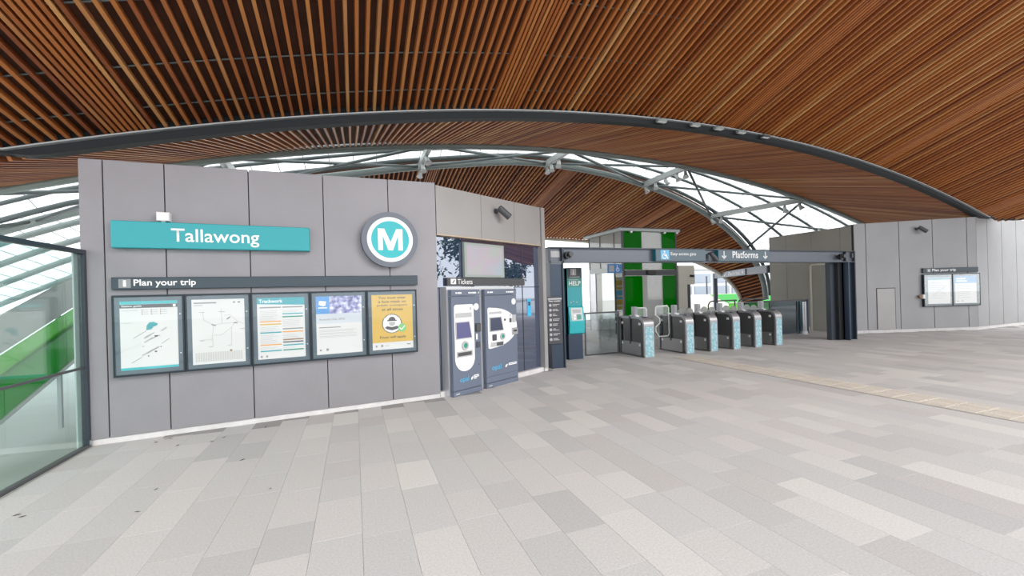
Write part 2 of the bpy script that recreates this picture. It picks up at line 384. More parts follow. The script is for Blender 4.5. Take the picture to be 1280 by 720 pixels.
# ------------------------------------------------------------------ floor
floor = struct(B(-2.98, 30, -14, 22, -0.30, -0.006).build('floor', M['slab']), 'pale grey concourse floor of staggered stone pavers')
PW = 0.33
def hidden(u, v):
    if u < LA.x: return True
    if u < LB.x: return v > LA.y + (LB.y - LA.y) * (u - LA.x) / (LB.x - LA.x)
    if u < LC.x: return v > LB.y + (LC.y - LB.y) * (u - LB.x) / (LC.x - LB.x)
    if u > RB.x: return v > RB.y
    if u > RA.x: return v > RA.y + (RB.y - RA.y) * (u - RA.x) / (RB.x - RA.x)
    return False
TU0, TU1 = 7.33, 7.93
cells = []
k0 = int((-2.98 - 3.97) / PW) - 1
for k in range(k0, 90):
    u0 = 3.97 + k * PW; u1 = u0 + PW
    if u1 < -2.9 or u0 > 26: continue
    v = -1.2 - random.random() * 0.6
    while v < 17:
        L = random.choice((0.45, 0.6, 0.6, 0.75, 0.9))
        um, vm = u0 + PW / 2, v + L / 2
        inside_strip = u0 < TU1 - 0.02 and u1 > TU0 + 0.02 and vm < 8.4
        if not hidden(um, vm) and not inside_strip and u0 > -3.0: cells.append((u0, u1, v, L))
        v += L
def seen(c):
    ps = [project((a, b, 0)) for a in (c[0], c[1]) for b in (c[2], c[2] + c[3])]
    if any(p is None for p in ps): return 0
    cx = sum(p[0] for p in ps) / 4; cy = sum(p[1] for p in ps) / 4
    if not (-20 < cx < 1300 and 370 < cy < 735): return 0
    a, b, d, e = ps[0], ps[1], ps[3], ps[2]; pl = [a, b, d, e]
    return abs(sum(pl[i][0] * pl[(i + 1) % 4][1] - pl[(i + 1) % 4][0] * pl[i][1] for i in range(4))) / 2
cells.sort(key=seen, reverse=True)
unit = {}
for L in (0.45, 0.6, 0.75, 0.9):
    mb = MB(); g = 0.0009; b = 0.0006
    x0, x1, y0, y1 = g, PW - g, g, L - g
    mb.add([(x0, y0, -.03), (x1, y0, -.03), (x1, y1, -.03), (x0, y1, -.03), (x0, y0, -b), (x1, y0, -b), (x1, y1, -b), (x0, y1, -b),
            (x0 + b, y0 + b, 0), (x1 - b, y0 + b, 0), (x1 - b, y1 - b, 0), (x0 + b, y1 - b, 0)],
           [(8, 9, 10, 11)] + [q for i in range(4) for q in ((i, (i + 1) % 4, 4 + (i + 1) % 4, 4 + i), (4 + i, 4 + (i + 1) % 4, 8 + (i + 1) % 4, 8 + i))])
    me = bpy.data.meshes.new('paver'); me.from_pydata(mb.v, [], mb.f); me.materials.append(M['paver']); unit[L] = (me, mb)
rest = MB()
for i, (u0, u1, v, L) in enumerate(cells):
    if i < 300:
        o = bpy.data.objects.new('paver', unit[L][0]); COL.objects.link(o); o.location = (u0, v, 0); o.parent = floor
    else:
        rest.add([(x + u0, y + v, z) for x, y, z in unit[L][1].v], unit[L][1].f)
o = rest.build('paver_field', M['paver'], floor); o['kind'] = 'stuff'
# tactile strip: beige tiles with raised bars
tm_ = MB().box(.002, .298, .002, .298, -.03, 0.001)
for q in range(5): tm_.bevbox(.03 + q * .052, .062 + q * .052, .01, .29, 0, .006, .002)
tme = bpy.data.meshes.new('tactile_tile'); tme.from_pydata(tm_.v, [], tm_.f); tme.materials.append(M['tactile'])
for a in range(2):
    for b in range(32):
        o = bpy.data.objects.new('tactile_tile', tme); COL.objects.link(o); o.parent = floor; o.location = (TU0 + a * .3, 8.1 - b * .3, 0)
tmd = B(-90, 140, -60, 90, -0.9, -0.62).build('ground', M['ground']); struct(tmd, 'pale ground around the station')
sp = B(8, 140, -60, -14, -0.62, -0.02).build('floor', M['ground']); struct(sp, 'pale forecourt paving in front of the station')

# ------------------------------------------------------------------ walls
def panel_wall(name, fr, joints, z0, ztop, matp, label, thick=0.25, plinth=True, gap=0.008, base_top=0.10, x0=0.0, x1=None, prot=0.03):
    """fr: Frame, joints: s positions of the panel seams; ztop(s) height of the wall head"""
    x1 = fr.len if x1 is None else x1
    root = MB().prism([(x0, 0), (x1, 0), (x1, ztop(x1) - .02), (x0, ztop(x0) - .02)][::-1], 0.0, thick).build(name, M['joint'])
    root.location = fr.a; root.rotation_euler = (0, 0, fr.rot); struct(root, label)
    js = [x0] + [j for j in joints if x0 < j < x1] + [x1]
    for a, b in zip(js, js[1:]):
        a2 = a + (gap / 2 if a > x0 else 0); b2 = b - (gap / 2 if b < x1 else 0)
        MB().prism([(a2, z0), (b2, z0), (b2, ztop(b2)), (a2, ztop(a2))][::-1], -prot, 0.0).build('panel', matp, root)
        MB().prism([(a2, ztop(a2) - .002), (b2, ztop(b2) - .002), (b2, ztop(b2) + .004), (a2, ztop(a2) + .004)][::-1], -prot, thick).build('coping', matp, root)
    if plinth:
        B(x0, x1, -prot + .012, 0.0, 0.0, base_top).build('plinth', M['plinth'], root)
    return root
def line(p, q): return lambda s: p[1] + (q[1] - p[1]) * (s - p[0]) / (q[0] - p[0])

jl = [WL.sz(x, 380, -0.03)[0] for x in (132.5, 209.5, 314.5, 407.5, 488.5)]
wl = panel_wall('wall_left', WL, jl, 0.07, line((0, 3.43), (WL.len, 3.53)), M['panel'], 'grey metal panel wall carrying the station name', base_top=0.075, x0=-0.04, gap=0.013)
# end return of that wall
B(-0.045, -0.04, -0.03, 0.28, 0.0, 3.42).build('end_panel', M['panel'], wl)
# angled ticket wall: pillar, header panels and jamb around the dark window
wt = MB().box(0.0, WT.len, 0.30, 0.5, 0.0, 3.40).build('wall_tickets', M['joint']); wt.location = WT.a; wt.rotation_euler = (0, 0, WT.rot)
struct(wt, 'angled grey wall around the ticket window')
hx = [0.0] + [WT.sz(x, 270)[0] for x in (600, 641)] + [WT.sz(673.5, 270)[0]]
HZ = 2.70
for a, b in zip(hx, hx[1:]):
    MB().box(a + .004, b - .004, -0.03, 0.30, HZ, 3.50).build('header_panel', M['panel_warm'], wt)
B(0, hx[-1], -0.035, 0.30, HZ - 0.02, HZ).build('head_trim', mat('head_trim', (0.5, 0.38, 0.27), 0.5), wt)
B(hx[-1] + .003, WT.len, -0.06, 0.5, 0.07, 3.50).build('jamb_panel', M['panel_warm'], wt)
B(hx[-1] + .003, WT.len, -0.05, 0.5, 0.0, 0.07).build('plinth', M['plinth'], wt)
B(0, hx[-1], -0.02, 0.30, 0.0, 0.09).build('plinth', M['plinth'], wt)
win = struct(B(0.0, hx[-1], 0.06, 0.09, 0.09, HZ - .02).build('window_1', M['navy_glass'], None), 'dark reflective ticket window behind the machines')
win.location = WT.a; win.rotation_euler = (0, 0, WT.rot)
for x in (0.62, 1.72, 2.25):
    B(x - .006, x + .006, 0.052, 0.06, 0.09, HZ - .02).build('glazing_joint', M['joint'], win)
B(0, hx[-1], 0.05, 0.06, 1.80, 1.815).build('transom', M['steel_navy'], win)

# right-hand wall
jr = [WR.sz(x, 300, -0.03)[0] for x in (1082, 1123.5, 1165.5, 1208.5)]
wr = panel_wall('wall_right', WR, jr, 0.10, line((0, 3.70), (WR.len, 3.86)), M['panel_right'], 'pale grey metal panel wall on the right', base_top=0.12, thick=0.4, gap=0.022)
jr2 = [WR2.sz(x, 300, -0.03)[0] for x in (1234, 1252, 1270)] + [4.6, 5.7, 6.8, 7.9]
panel_wall('wall_right', WR2, jr2, 0.10, line((0, 3.86), (WR2.len, 3.86)), M['panel_right'], 'far right return of the pale grey panel wall', base_top=0.12, thick=0.4, gap=0.022)
# access hatch in the right wall
h0 = WR.sz(1095, 360, -.03); h1 = WR.sz(1120.5, 416, -.03)
hd = B(h0[0], h1[0], -0.036, -0.031, 0.12, 1.52).build('access_hatch', M['joint'], wr)
B(h0[0] + .025, h1[0] - .025, -0.042, -0.036, 0.12, 1.495).build('hatch_leaf', M['panel_warm'], hd)
# inner wall of the gate hall, running into the station
IW = Frame((RA.x, RA.y + 0.0), (RA.x, 12.45))       # x runs away from the viewer; y (into) points to -x
iw = MB().box(RA.x, RA.x + .3, RA.y + .05, 12.45, 0, 3.60).build('wall_inner', M['joint']); struct(iw, 'olive grey panel wall inside the gate hall')
ji = [RA.y + .05] + [on_u(x, 300, RA.x - .03).y for x in (1050, 1013.5, 982.5)] + [12.45]
for a, b in zip(ji, ji[1:]):
    B(RA.x - .03, RA.x, a + .004, b - .004, 0.0, 3.66).build('panel', M['panel_olive'], iw)
B(RA.x - .03, RA.x + .3, 12.45, 12.5, 0, 3.66).build('end_panel', M['panel_olive'], iw)
# service door in it
dv0, dv1 = 9.75, on_u(1014.5, 340, RA.x - .04).y
d1 = struct(B(RA.x - .045, RA.x - .03, dv0, dv1, 0.0, 2.40).build('door_1', M['panel_olive']), 'flush grey service door with a pale frame')
B(RA.x - .07, RA.x - .03, dv1, dv1 + .06, 0, 2.46).build('door_frame', M['cream'], d1)
B(RA.x - .07, RA.x - .03, dv0, dv1 + .06, 2.40, 2.46).build('door_frame', M['cream'], d1)
B(RA.x - .11, RA.x - .045, dv0 + .1, dv0 + .2, 1.0, 1.03).build('door_handle', M['inox'], d1)

# ------------------------------------------------------------------ front canopy: battens, backing, fascia
ub = bpy.data.meshes.new('slat'); _b = MB().box(-.5, .5, 0, 1, 0, 1); ub.from_pydata(_b.v, [], _b.f); ub.materials.append(M['wood'])
SP = 0.146; BW = 0.044; BD = 0.105; V_FRONT = -1.0
U_MIN, U_MAX = -6.0, 25.5
def v_end(u):      # the canopy stops where it comes down onto the right-hand wall
    z = arch(u)
    if u > 8 and z < 3.72: return 8 - (3.72 - z) / rise(u)
    return 7.97
us = []; u = U_MIN
dense = [-3.07, 2.9, 8.85, 14.5, 20.3, -8.9]
while u < U_MAX:
    us.append(u)
    if any(abs(u + SP / 2 - d) < 0.24 for d in dense): us.append(u + SP / 2)
    u += SP
ceil = MB()
cu = [U_MIN + i * 0.5 for i in range(int((U_MAX - U_MIN) / .5) + 1)]
vs = []; fs = []
for u in cu:
    e = v_end(u); o_ = BD - 0.005
    vs += [(u, e, arch(u) + rise(u) * (8 - e) + o_), (u, V_FRONT, arch(u) + rise(u) * (8 - V_FRONT) + o_), (u, V_FRONT, arch(u) + rise(u) * (8 - V_FRONT) + o_ + .2), (u, e, arch(u) + rise(u) * (8 - e) + o_ + .2)]
for i in range(len(cu) - 1):
    for q in range(4):
        q2 = (q + 1) % 4; fs.append((i * 4 + q, i * 4 + q2, i * 4 + 4 + q2, i * 4 + 4 + q))
ceiling = struct(ceil.add(vs, fs).build('ceiling', M['wood_dark']), 'large curved timber batten ceiling of the front canopy')
def batten_matrix(u, va, vb, zf, slope_u):
    p = Vector((u, va, zf(u, va))); q = Vector((u, vb, zf(u, vb))); t = q - p; L = t.length; t.normalize()
    a = Vector((1, 0, slope_u)); a = (a - t * a.dot(t)).normalized(); n = a.cross(t)
    if n.z < 0: n = -n; a = -a
    m = Matrix((a * BW, t * L, n * BD)).transposed().to_4x4(); m.translation = p
    return m
zA = lambda u, v: arch(u) + rise(u) * (8 - v)
for u in us[:300]:
    o = bpy.data.objects.new('slat', ub); COL.objects.link(o); o.parent = ceiling
    o.matrix_world = batten_matrix(u, V_FRONT, v_end(u), zA, -(u - 8) / 44.5)
# dark carrier rails that cross above the battens
for rv in (7.55, 6.75, 5.8, 4.8, 3.8, 2.8):
    pts = [(u, rv, zA(u, rv) + BD - .03) for u in cu if v_end(u) > rv]
    MB().tube(pts, 0.012, 6).build('rail', M['tube_dark'], ceiling)
def arc_strip(us_, v0, v1, zlo, zhi):
    mb = MB(); vs = []; fs = []
    for u in us_: vs += [(u, v0, zlo(u)), (u, v1, zlo(u)), (u, v1, zhi(u)), (u, v0, zhi(u))]
    for i in range(len(us_) - 1):
        for q in range(4):
            q2 = (q + 1) % 4; fs.append((i * 4 + q, i * 4 + q2, i * 4 + 4 + q2, i * 4 + 4 + q))
    fs += [(0, 1, 2, 3)[::-1], tuple(4 * (len(us_) - 1) + q for q in range(4))]
    return mb.add(vs, fs)
arc_us = [u_ for u_ in cu if u_ >= 20.4]
MB().tube([(u_, v_end(u_) - .02, zA(u_, v_end(u_)) + .05) for u_ in arc_us], 0.05, 6).build('edge_trim', M['steel_fascia'], ceiling)
fu = [U_MIN + i * 0.25 for i in range(int((20.7 - U_MIN) / .25) + 1)] + [20.75]
fascia = thing('arched_beam', 'long dark steel edge beam arching between the two timber ceilings', 'beam', (8, 8, 0))
fo = Vector((8, 8, 0))
def shift(mb, d): mb.v = [tuple(Vector(p) - d) for p in mb.v]; return mb
shift(arc_strip(fu, 8.0, 8.10, lambda u: max(arch(u) - .155, 3.84), lambda u: max(arch(u) + .30, 3.86)), fo).build('web', M['steel_fascia'], fascia)
shift(arc_strip(fu, 7.93, 8.10, lambda u: max(arch(u) - .022, 3.85), lambda u: max(arch(u) - .0, 3.87)), fo).build('top_flange', M['flange'], fascia)
shift(arc_strip(fu, 7.96, 8.12, lambda u: max(arch(u) - .17, 3.82), lambda u: max(arch(u) - .155, 3.84)), fo).build('bottom_flange', M['steel_fascia'], fascia)

# ------------------------------------------------------------------ second canopy rising behind the fascia
def zB(u, v): return (arch(u) - .13) + (arch_far(u) - arch(u) + .13) * (v - 8.1) / 4.9
def vB0(u):
    z0 = zB(u, 8.1)
    if u > 15 and z0 < 3.80:
        sl = (arch_far(u) - arch(u) + .13) / 4.9
        return min(12.9, 8.1 + (3.80 - z0) / sl)
    return 8.1
bu = [-9 + i * .5 for i in range(73)]
mb = MB(); vs = []; fs = []
for u in bu:
    a = vB0(u)
    vs += [(u, a, zB(u, a) + .1), (u, 13, zB(u, 13) + .1), (u, 13, zB(u, 13) + .3), (u, a, zB(u, a) + .3)]
for i in range(len(bu) - 1):
    for q in range(4):
        q2 = (q + 1) % 4; fs.append((i * 4 + q, i * 4 + q2, i * 4 + 4 + q2, i * 4 + 4 + q))
ceiling2 = struct(mb.add(vs, fs).build('ceiling', M['wood_dark']), 'narrow timber batten ceiling rising behind the arched beam')
def add_batten(mb, m): mb.add([m @ Vector(p) for p in _b.v], _b.f)
mb = MB(); u = -8.9
while u < 27:
    a = vB0(u)
    if a < 12.8: add_batten(mb, batten_matrix(u, a, 13.0, zB, -(u - 8) / 50))
    u += SP
o = mb.build('slat_field', M['wood'], ceiling2); o['kind'] = 'stuff'
MB().tube([(u, 13.12, arch_far(u) + .0) for u in bu], 0.12, 8).build('edge_tube', M['tube'], ceiling2, True)

# ------------------------------------------------------------------ third canopy, beyond the skylight
E_A, E_H = 12.9, 6.0
LT = [(-17, -.3), (-14, 1.4), (-12, 2.45), (-9.5, 3.65), (-7.7, 4.35), (-5, 5.05), (-.5, 5.93), (1.7, 6.36), (3.5, 6.63), (5.2, 6.87), (6.2, 6.97), (7, 7.0)]
def ell(u):
    if u >= 7: return 1 + E_H * math.sqrt(max(0.0, 1 - ((u - 7) / E_A) ** 2))
    for (a, p), (b, q) in zip(LT, LT[1:]):
        if u <= b: return p + (q - p) * (u - a) / (b - a)
def v_far(u): return 24.6 - 0.043 * (u - 7) ** 2
def zC(u, v): return ell(u) - .21 * (v - 16)
cus = [-16 + 23.0 * i / 30 for i in range(30)] + [7 + E_A * math.sin(math.pi / 2 * i / 30) for i in range(31)]
cw = [u for u in cus if u > -2.3]
mb = MB(); vs = []; fs = []
for u in cw:
    k_ = max(-.2, min(.999, (u - 7) / E_A)); nx = Vector((k_ / E_A, 0, math.sqrt(1 - k_ * k_) / E_H)).normalized()
    for (v, d) in ((16.0, .10), (v_far(u), .10), (v_far(u), .28), (16.0, .28)): vs.append((u + nx.x * d, v, zC(u, v) + nx.z * d))
for i in range(len(cw) - 1):
    for q in range(4):
        q2 = (q + 1) % 4; fs.append((i * 4 + q, i * 4 + q2, i * 4 + 4 + q2, i * 4 + 4 + q))
ceiling3 = struct(mb.add(vs, fs).build('ceiling', M['wood_dark']), 'vaulted timber batten ceiling over the platforms beyond the skylight')
mb = MB(); s_ = 0.0
fine = [-2.2 + 9.2 * i / 1500 for i in range(1500)] + [7 + E_A * math.sin(math.pi / 2 * i / 1500) for i in range(1501)]
nxt = 0.0; acc = 0.0
for i in range(1, 3000):
    acc += math.hypot(fine[i] - fine[i - 1], ell(fine[i]) - ell(fine[i - 1]))
    if acc >= nxt:
        u = fine[i]; nxt += 0.18
        if any(abs(u - d) < 0.3 for d in dense): nxt -= 0.09
        sl = (ell(fine[i + 1]) - ell(fine[i - 1])) / (fine[i + 1] - fine[i - 1])
        add_batten(mb, batten_matrix(u, 16.0, v_far(u), zC, sl))
o = mb.build('slat_field', M['wood'], ceiling3); o['kind'] = 'stuff'
MB().tube([(u, 15.95, ell(u) + .02) for u in cus], 0.13, 8).build('edge_tube', M['tube'], ceiling3, True)
MB().tube([(u, 15.7, ell(u) + .22) for u in cus], 0.08, 8).build('edge_tube', M['tube_dark'], ceiling3, True)
MB().tube([(u, v_far(u), zC(u, v_far(u)) - .02) for u in cw], 0.10, 8).build('edge_tube', M['cream'], ceiling3, True)

# ------------------------------------------------------------------ skylight between the second and third canopies
apex = 30
arcl = [0.0] * 61
for i in range(1, 61): arcl[i] = arcl[i - 1] + math.hypot(cus[i] - cus[i - 1], ell(cus[i]) - ell(cus[i - 1]))
sapex = arcl[30]
def s_of_u(u):
    i = max(k for k in range(60) if cus[k] <= u); w = (u - cus[i]) / (cus[i + 1] - cus[i])
    return arcl[i] * (1 - w) + arcl[i + 1] * w - sapex
SB = [(s_of_u(a), b) for a, b in ((-16, -16.5), (-9.5, -9.0), (-3.2, -3.2), (2.4, 2.3), (7.6, 7.1), (12.45, 12.3), (16.3, 18.9), (18.6, 25.0), (19.899, 31.0))]
def b_of_s(s):
    for (a, p), (b, q) in zip(SB, SB[1:]):
        if s <= b: return p + (q - p) * (s - a) / (b - a)
    return SB[-1][1]
def sky_pt(fi, t):
    """fi: 0..60 along the arch, t: 0 at the third canopy's edge .. 1 at the second canopy's edge"""
    i = min(int(fi), 59); w = fi - i
    u = cus[i] * (1 - w) + cus[i + 1] * w; s = (arcl[i] * (1 - w) + arcl[i + 1] * w) - sapex
    p = Vector((u, 15.9, ell(u) + .35)); ub_ = b_of_s(s); q = Vector((ub_, 13.1, arch_far(ub_) + .45))
    m = p.lerp(q, t); m.z += 0.25 * math.sin(math.pi * t); return m
skylight = thing('skylight', 'arched white glazed skylight with grey tube steelwork between the timber ceilings', 'skylight', (8, 14.5, 0))
so = Vector((8, 14.5, 0))
NP = 24; TT = [0, .34, .67, 1.0]; NB = 60
for i in range(NP):
    for j in range(3):
        a0, a1 = 60 * i / NP, 60 * (i + 1) / NP; vs = []
        top = Vector((0, 0, .02))
        c = [sky_pt(a0, TT[j]) - so, sky_pt(a1, TT[j]) - so, sky_pt(a1, TT[j + 1]) - so, sky_pt(a0, TT[j + 1]) - so]
        MB().add(c, [(0, 1, 2, 3)]).build('pane', M['glazing'], skylight)
for i in range(NB + 1):
    fi = min(60 * i / NB, 59.99)
    MB().tube([sky_pt(fi, t) - so for t in (0, .34, .67, 1)], 0.014, 5).build('glazing_bar', M['flange'], skylight)
for t in (.25, .5, .75):
    MB().tube([sky_pt(f_, t) - so - Vector((0, 0, .08)) for f_ in range(0, 60)], 0.06, 6).build('purlin', M['tube_dark'], skylight, True)
# side wing of the glazing to the left of the third canopy
def wing(u, v): return ell(u) + .30 - .16 * (v - 15.9)
wu = [-16 + 13.6 * i / 16 for i in range(17)]
for i in range(16):
    for va, vb in ((15.9, 18.4), (18.4, 21.0)):
        MB().add([Vector((a_, b_, wing(a_, b_))) - so for a_, b_ in ((wu[i], va), (wu[i + 1], va), (wu[i + 1], vb), (wu[i], vb))], [(0, 1, 2, 3)]).build('pane', M['glazing'], skylight)
for i in range(33):
    a_ = -16 + 13.6 * i / 32
    MB().tube([Vector((a_, b_, wing(a_, b_))) - so for b_ in (15.9, 21.0)], .014, 5).build('glazing_bar', M['flange'], skylight)
for v_ in (16.9, 18.1, 19.4, 20.9):
    MB().tube([Vector((a_, v_, wing(a_, v_) - .12)) - so for a_ in wu], .10, 8).build('purlin', M['tube'], skylight, True)
def fi_of_u(u):
    for i in range(60):
        if cus[i] <= u <= cus[i + 1]: return i + (u - cus[i]) / (cus[i + 1] - cus[i])
stations = [-14.0, -8.4, -3.2, 2.4, 7.6, 12.45, 16.3, 18.6]
stations = [fi_of_u(x) for x in stations]
struts = []
for f_ in stations:
    a = sky_pt(f_, 0) - Vector((0, 0, .33)); b = sky_pt(f_, 1) - Vector((0, 0, .45))
    struts.append((a, b))
    if f_ not in (stations[-1], stations[0], stations[1]): MB().beam(a - so, b - so, .14, .22).build('strut', M['steel_light'], skylight)
for (a, b), (c, d) in zip(struts, struts[1:]):
    MB().tube([a - so, d - so], 0.05, 6).build('brace', M['tube_dark'], skylight, True)
    MB().tube([b - so, c - so], 0.05, 6).build('brace', M['tube_dark'], skylight, True)

# ------------------------------------------------------------------ spot lights on the struts and floods on the fascia
def spot_light(p, label, aim=(0, -.35, -1), big=1.0):
    t = thing('spot_light', label, 'light', p, 0, 'spot lights on the skylight steelwork')
    B(-.03, .03, -.03, .03, -.10, .02).build('bracket', M['steel_light'], t)
    a = Vector(aim).normalized(); c = Vector((0, 0, -.14))
    MB().tube([c - a * .12 * big, c - a * .10 * big, c + a * .04 * big, c + a * .16 * big], [.045 * big, .06 * big, .07 * big, .12 * big], 12).build('housing', M['steel_light'], t, True)
    MB().tube([c + a * .155 * big, c + a * .165 * big], .105 * big, 12).build('lens', M['white'], t)
    return t
sl = [(3, [.02, .35, .75], 'at the tall strut above the round sign'), (4, [.02, .25, .6], 'on the strut above the ticket wall'),
      (5, [.05, .3, .55, .8, .97], 'on the strut above the lift'), (6, [.8, .95], 'on the strut above the right gate wall'), (2, [.8], 'on the strut above the name sign'), (6, [.02, .12], 'at the foot of the right strut')]
ordn = ['first', 'second', 'third', 'fourth', 'fifth']
for k, tt, where in sl:
    a, b = struts[k]
    for i, t in enumerate(tt):
        spot_light(a.lerp(b, t) - Vector((0, 0, .12)), ('grey spot light %s' % where) if len(tt) == 1 else '%s grey spot light from the far end %s' % (ordn[i], where), (random.uniform(-.5, .5), -.4, -1), 1.0)
for i, px in enumerate((826, 868, 897, 925, 955)):
    p = on_v(px, 155, 7.9); z = arch(p.x)
    t = thing('flood_light', '%s small flood light from the left under the arched beam' % ordn[i], 'light', (p.x, 7.9, z - .05), 0, 'flood lights under the arched beam')
    B(-.03, .03, .0, .1, -.03, .03).build('bracket', M['steel_fascia'], t)
    MB().bevbox(-.13, .13, -.08, .02, -.07, -.015, .012).build('housing', M['tube' if i < 4 else 'charcoal'], t)
    B(-.11, .11, -.07, .01, -.075, -.07).build('lens', M['white'], t)

# ------------------------------------------------------------------ signs on the left wall
def on_wall(fr, name, label, cat, s, z=0.0, off=-0.03, group=None):
    p = fr.pt(s, off, z); return thing(name, label, cat, p, fr.rot, group)
WO = -0.03
def rect(fr, x0, y0, x1, y1, off):
    a = fr.sz(x0, y0, off); b = fr.sz(x1, y1, off); return a[0], b[0], b[1], a[1]     # s0, s1, zlo, zhi

s0, s1 = WL.sz(138, 296, -.14)[0], WL.sz(387, 296, -.14)[0]
z0, z1 = 2.365, 2.695
t = on_wall(WL, 'station_sign', 'long teal station name sign lettered Tallawong', 'sign', s0, z0)
MB().bevbox(0, s1 - s0, -.11, -.0, 0, z1 - z0, .008).build('panel', M['teal'], t)
a = WL.sz(214, 296, -.14)[0] - s0; b = WL.sz(324, 296, -.14)[0] - s0
lettering('Tallawong', a, b, .035, .255, -.1125, M['white'], t, .009)
s = WL.sz(206, 271, -.05)[0]
t = on_wall(WL, 'wall_sensor', 'small white wall box sitting above the teal name sign', 'sensor', s, 2.71)
MB().bevbox(-.065, .065, -.12, 0, 0, .11, .012).build('housing', M['machine_white'], t)
B(-.02, .02, -.09, -.0, -.02, 0).build('foot', M['machine_grey'], t)

c = WL.sz(488, 299.5, -.14); t = on_wall(WL, 'round_sign', 'round teal and white sign with a letter M in a grey ring', 'sign', c[0], c[1])
MB().disc(0, 0, .425, -.11, 0, 48).build('drum', M['ring'], t)
MB().disc(0, 0, .345, -.114, -.11, 48, .285).build('white_ring', M['white'], t)
MB().disc(0, 0, .286, -.1135, -.11, 48).build('disc', M['teal_bright'], t)
mp_ = [(-.185, -.165), (-.185, .165), (-.09, .165), (0, -.04), (.09, .165), (.185, .165), (.185, -.165), (.115, -.165), (.115, .06), (.035, -.165), (-.035, -.165), (-.115, .06), (-.115, -.165)]
MB().prism(mp_, -.1165, -.1135).build('lettering', M['white'], t)

s0, s1 = WL.sz(139, 355, -.09)[0], WL.sz(522, 351, -.09)[0]; z0, z1 = 1.86, 2.01
def info_header(fr, s0, s1, z0, z1, tx, label):
    t = on_wall(fr, 'header_sign', label, 'sign', s0, z0)
    MB().bevbox(0, s1 - s0, -.06, 0, 0, z1 - z0, .006).build('panel', M['sign_slate'], t)
    h = z1 - z0; i0, i1, a, b = tx
    ic = B(i0, i1, -.0625, -.06, h * .14, h * .86).build('icon', M['print_grey'], t)
    lettering('i', i0 + (i1 - i0) * .36, i0 + (i1 - i0) * .64, h * .24, h * .76, -.064, M['white'], ic, .03)
    lettering('Plan your trip', a, b, h * .14, h * .82, -.063, M['white'], t, .018)
    return t
sx = lambda px: WL.sz(px, 355, -.09)[0] - s0
info_header(WL, s0, s1, z0, z1, (sx(148), sx(163.5), sx(167), sx(245)), 'long slate header sign reading Plan your trip above five poster cases')

# poster cases: frame, border, poster with its printed shapes, glass door
def poster_case(fr, s0, s1, z0, z1, label, group, inset=(.07, .07, .075, .075)):
    t = on_wall(fr, 'poster_case', label, 'poster case', s0, z0, WO, group); w = s1 - s0; h = z1 - z0
    body = MB().box(0, w, -.07, 0, 0, h); body.build('case_body', M['case'], t)
    fr_ = MB(); fr_.box(0, w, -.085, -.07, 0, .025); fr_.box(0, w, -.085, -.07, h - .025, h); fr_.box(0, .02, -.085, -.07, .025, h - .025); fr_.box(w - .02, w, -.085, -.07, .025, h - .025)
    fr_.build('frame', M['case'], t)
    B(.02, w - .02, -.0725, -.07, .025, h - .025).build('border', M['sign_rim'], t)
    for q in (.25, .75):
        MB().disc(w - .045, h * q, .008, -.077, -.0725, 10).build('lock', M['inox_light'], t)
    px0, px1, pz0, pz1 = inset[0], w - inset[1], inset[2], h - inset[3]
    p = B(px0, px1, -.0745, -.0725, pz0, pz1).build('poster', M['paper'], t)
    B(.02, w - .02, -.0835, -.081, .025, h - .025).build('glass_door', M['case_glass'], t)
    W, Hh = px1 - px0, pz1 - pz0
    def X(f): return px0 + f * W
    def Z(f): return pz0 + f * Hh
    return t, p, X, Z
Y1, Y2, Y3 = -.0755, -.0762, -.0769
def bars(p, X, Z, rects, m, y=Y1, name='print'):
    mb = MB()
    for (a, b, c, d) in rects: mb.box(X(a), X(b), y, -.0745, Z(c), Z(d))
    return mb.build(name, m, p)
e = [WL.sz(x, 420, -.11)[0] for x in (140.5, 231.8, 314.6, 389, 459.6, 522)]
CZ0, CZ1 = 0.80, 1.79
G = 'poster cases on the name wall'
r2 = random.Random(3)
# 1 station guide
t, p, X, Z = poster_case(WL, e[0], e[1] - .006, CZ0, CZ1, 'poster case with a station guide map showing a teal leaf shape', G)
bars(p, X, Z, [(0, 1, .955, 1), (0, 1, .0, .035)], M['teal_bright']); bars(p, X, Z, [(0, 1, .90, .953)], M['charcoal'])
lettering('Station guide', X(.03), X(.37), Z(.908), Z(.945), Y2, M['white'], p, .01)
bars(p, X, Z, [(.92, .97, .91, .945)], M['white'], Y2)
leaf = [(.44, .57), (.45, .64), (.50, .685), (.57, .69), (.65, .66), (.62, .63), (.57, .62), (.53, .58)]
MB().prism([(X(a), Z(b)) for a, b in leaf][::-1], Y2, -.0745).build('map_shape', M['teal'], p)
def strokes(p, X, Z, segs, m, w=.006, y=Y1):
    mb = MB()
    for (a, b, c, d) in segs:
        P = Vector((X(a), 0, Z(b))); Q = Vector((X(c), 0, Z(d))); tt_ = (Q - P).normalized(); n = Vector((-tt_.z, 0, tt_.x)) * w / 2
        mb.prism([(v.x, v.z) for v in (P - n, Q - n, Q + n, P + n)], y, -.0745)
    return mb.build('print', m, p)
strokes(p, X, Z, [(.22, .46, .44, .56), (.18, .10, .36, .18), (.70, .36, .84, .43)], M['print_grey'], .006)
strokes(p, X, Z, [(.40, .45, .52, .50), (.40, .39, .56, .46), (.70, .55, .80, .60), (.36, .20, .66, .32)], M['print_pale'], .02)
strokes(p, X, Z, [(.42, .47, .58, .53), (.44, .23, .64, .31), (.50, .43, .68, .49)], M['print_grey'], .009, Y2)
bars(p, X, Z, [(.58, .64, .47, .49), (.58, .62, .24, .26), (.68, .70, .31, .325), (.46, .48, .18, .2), (.37, .39, .33, .34)], M['print_dark'], Y2)
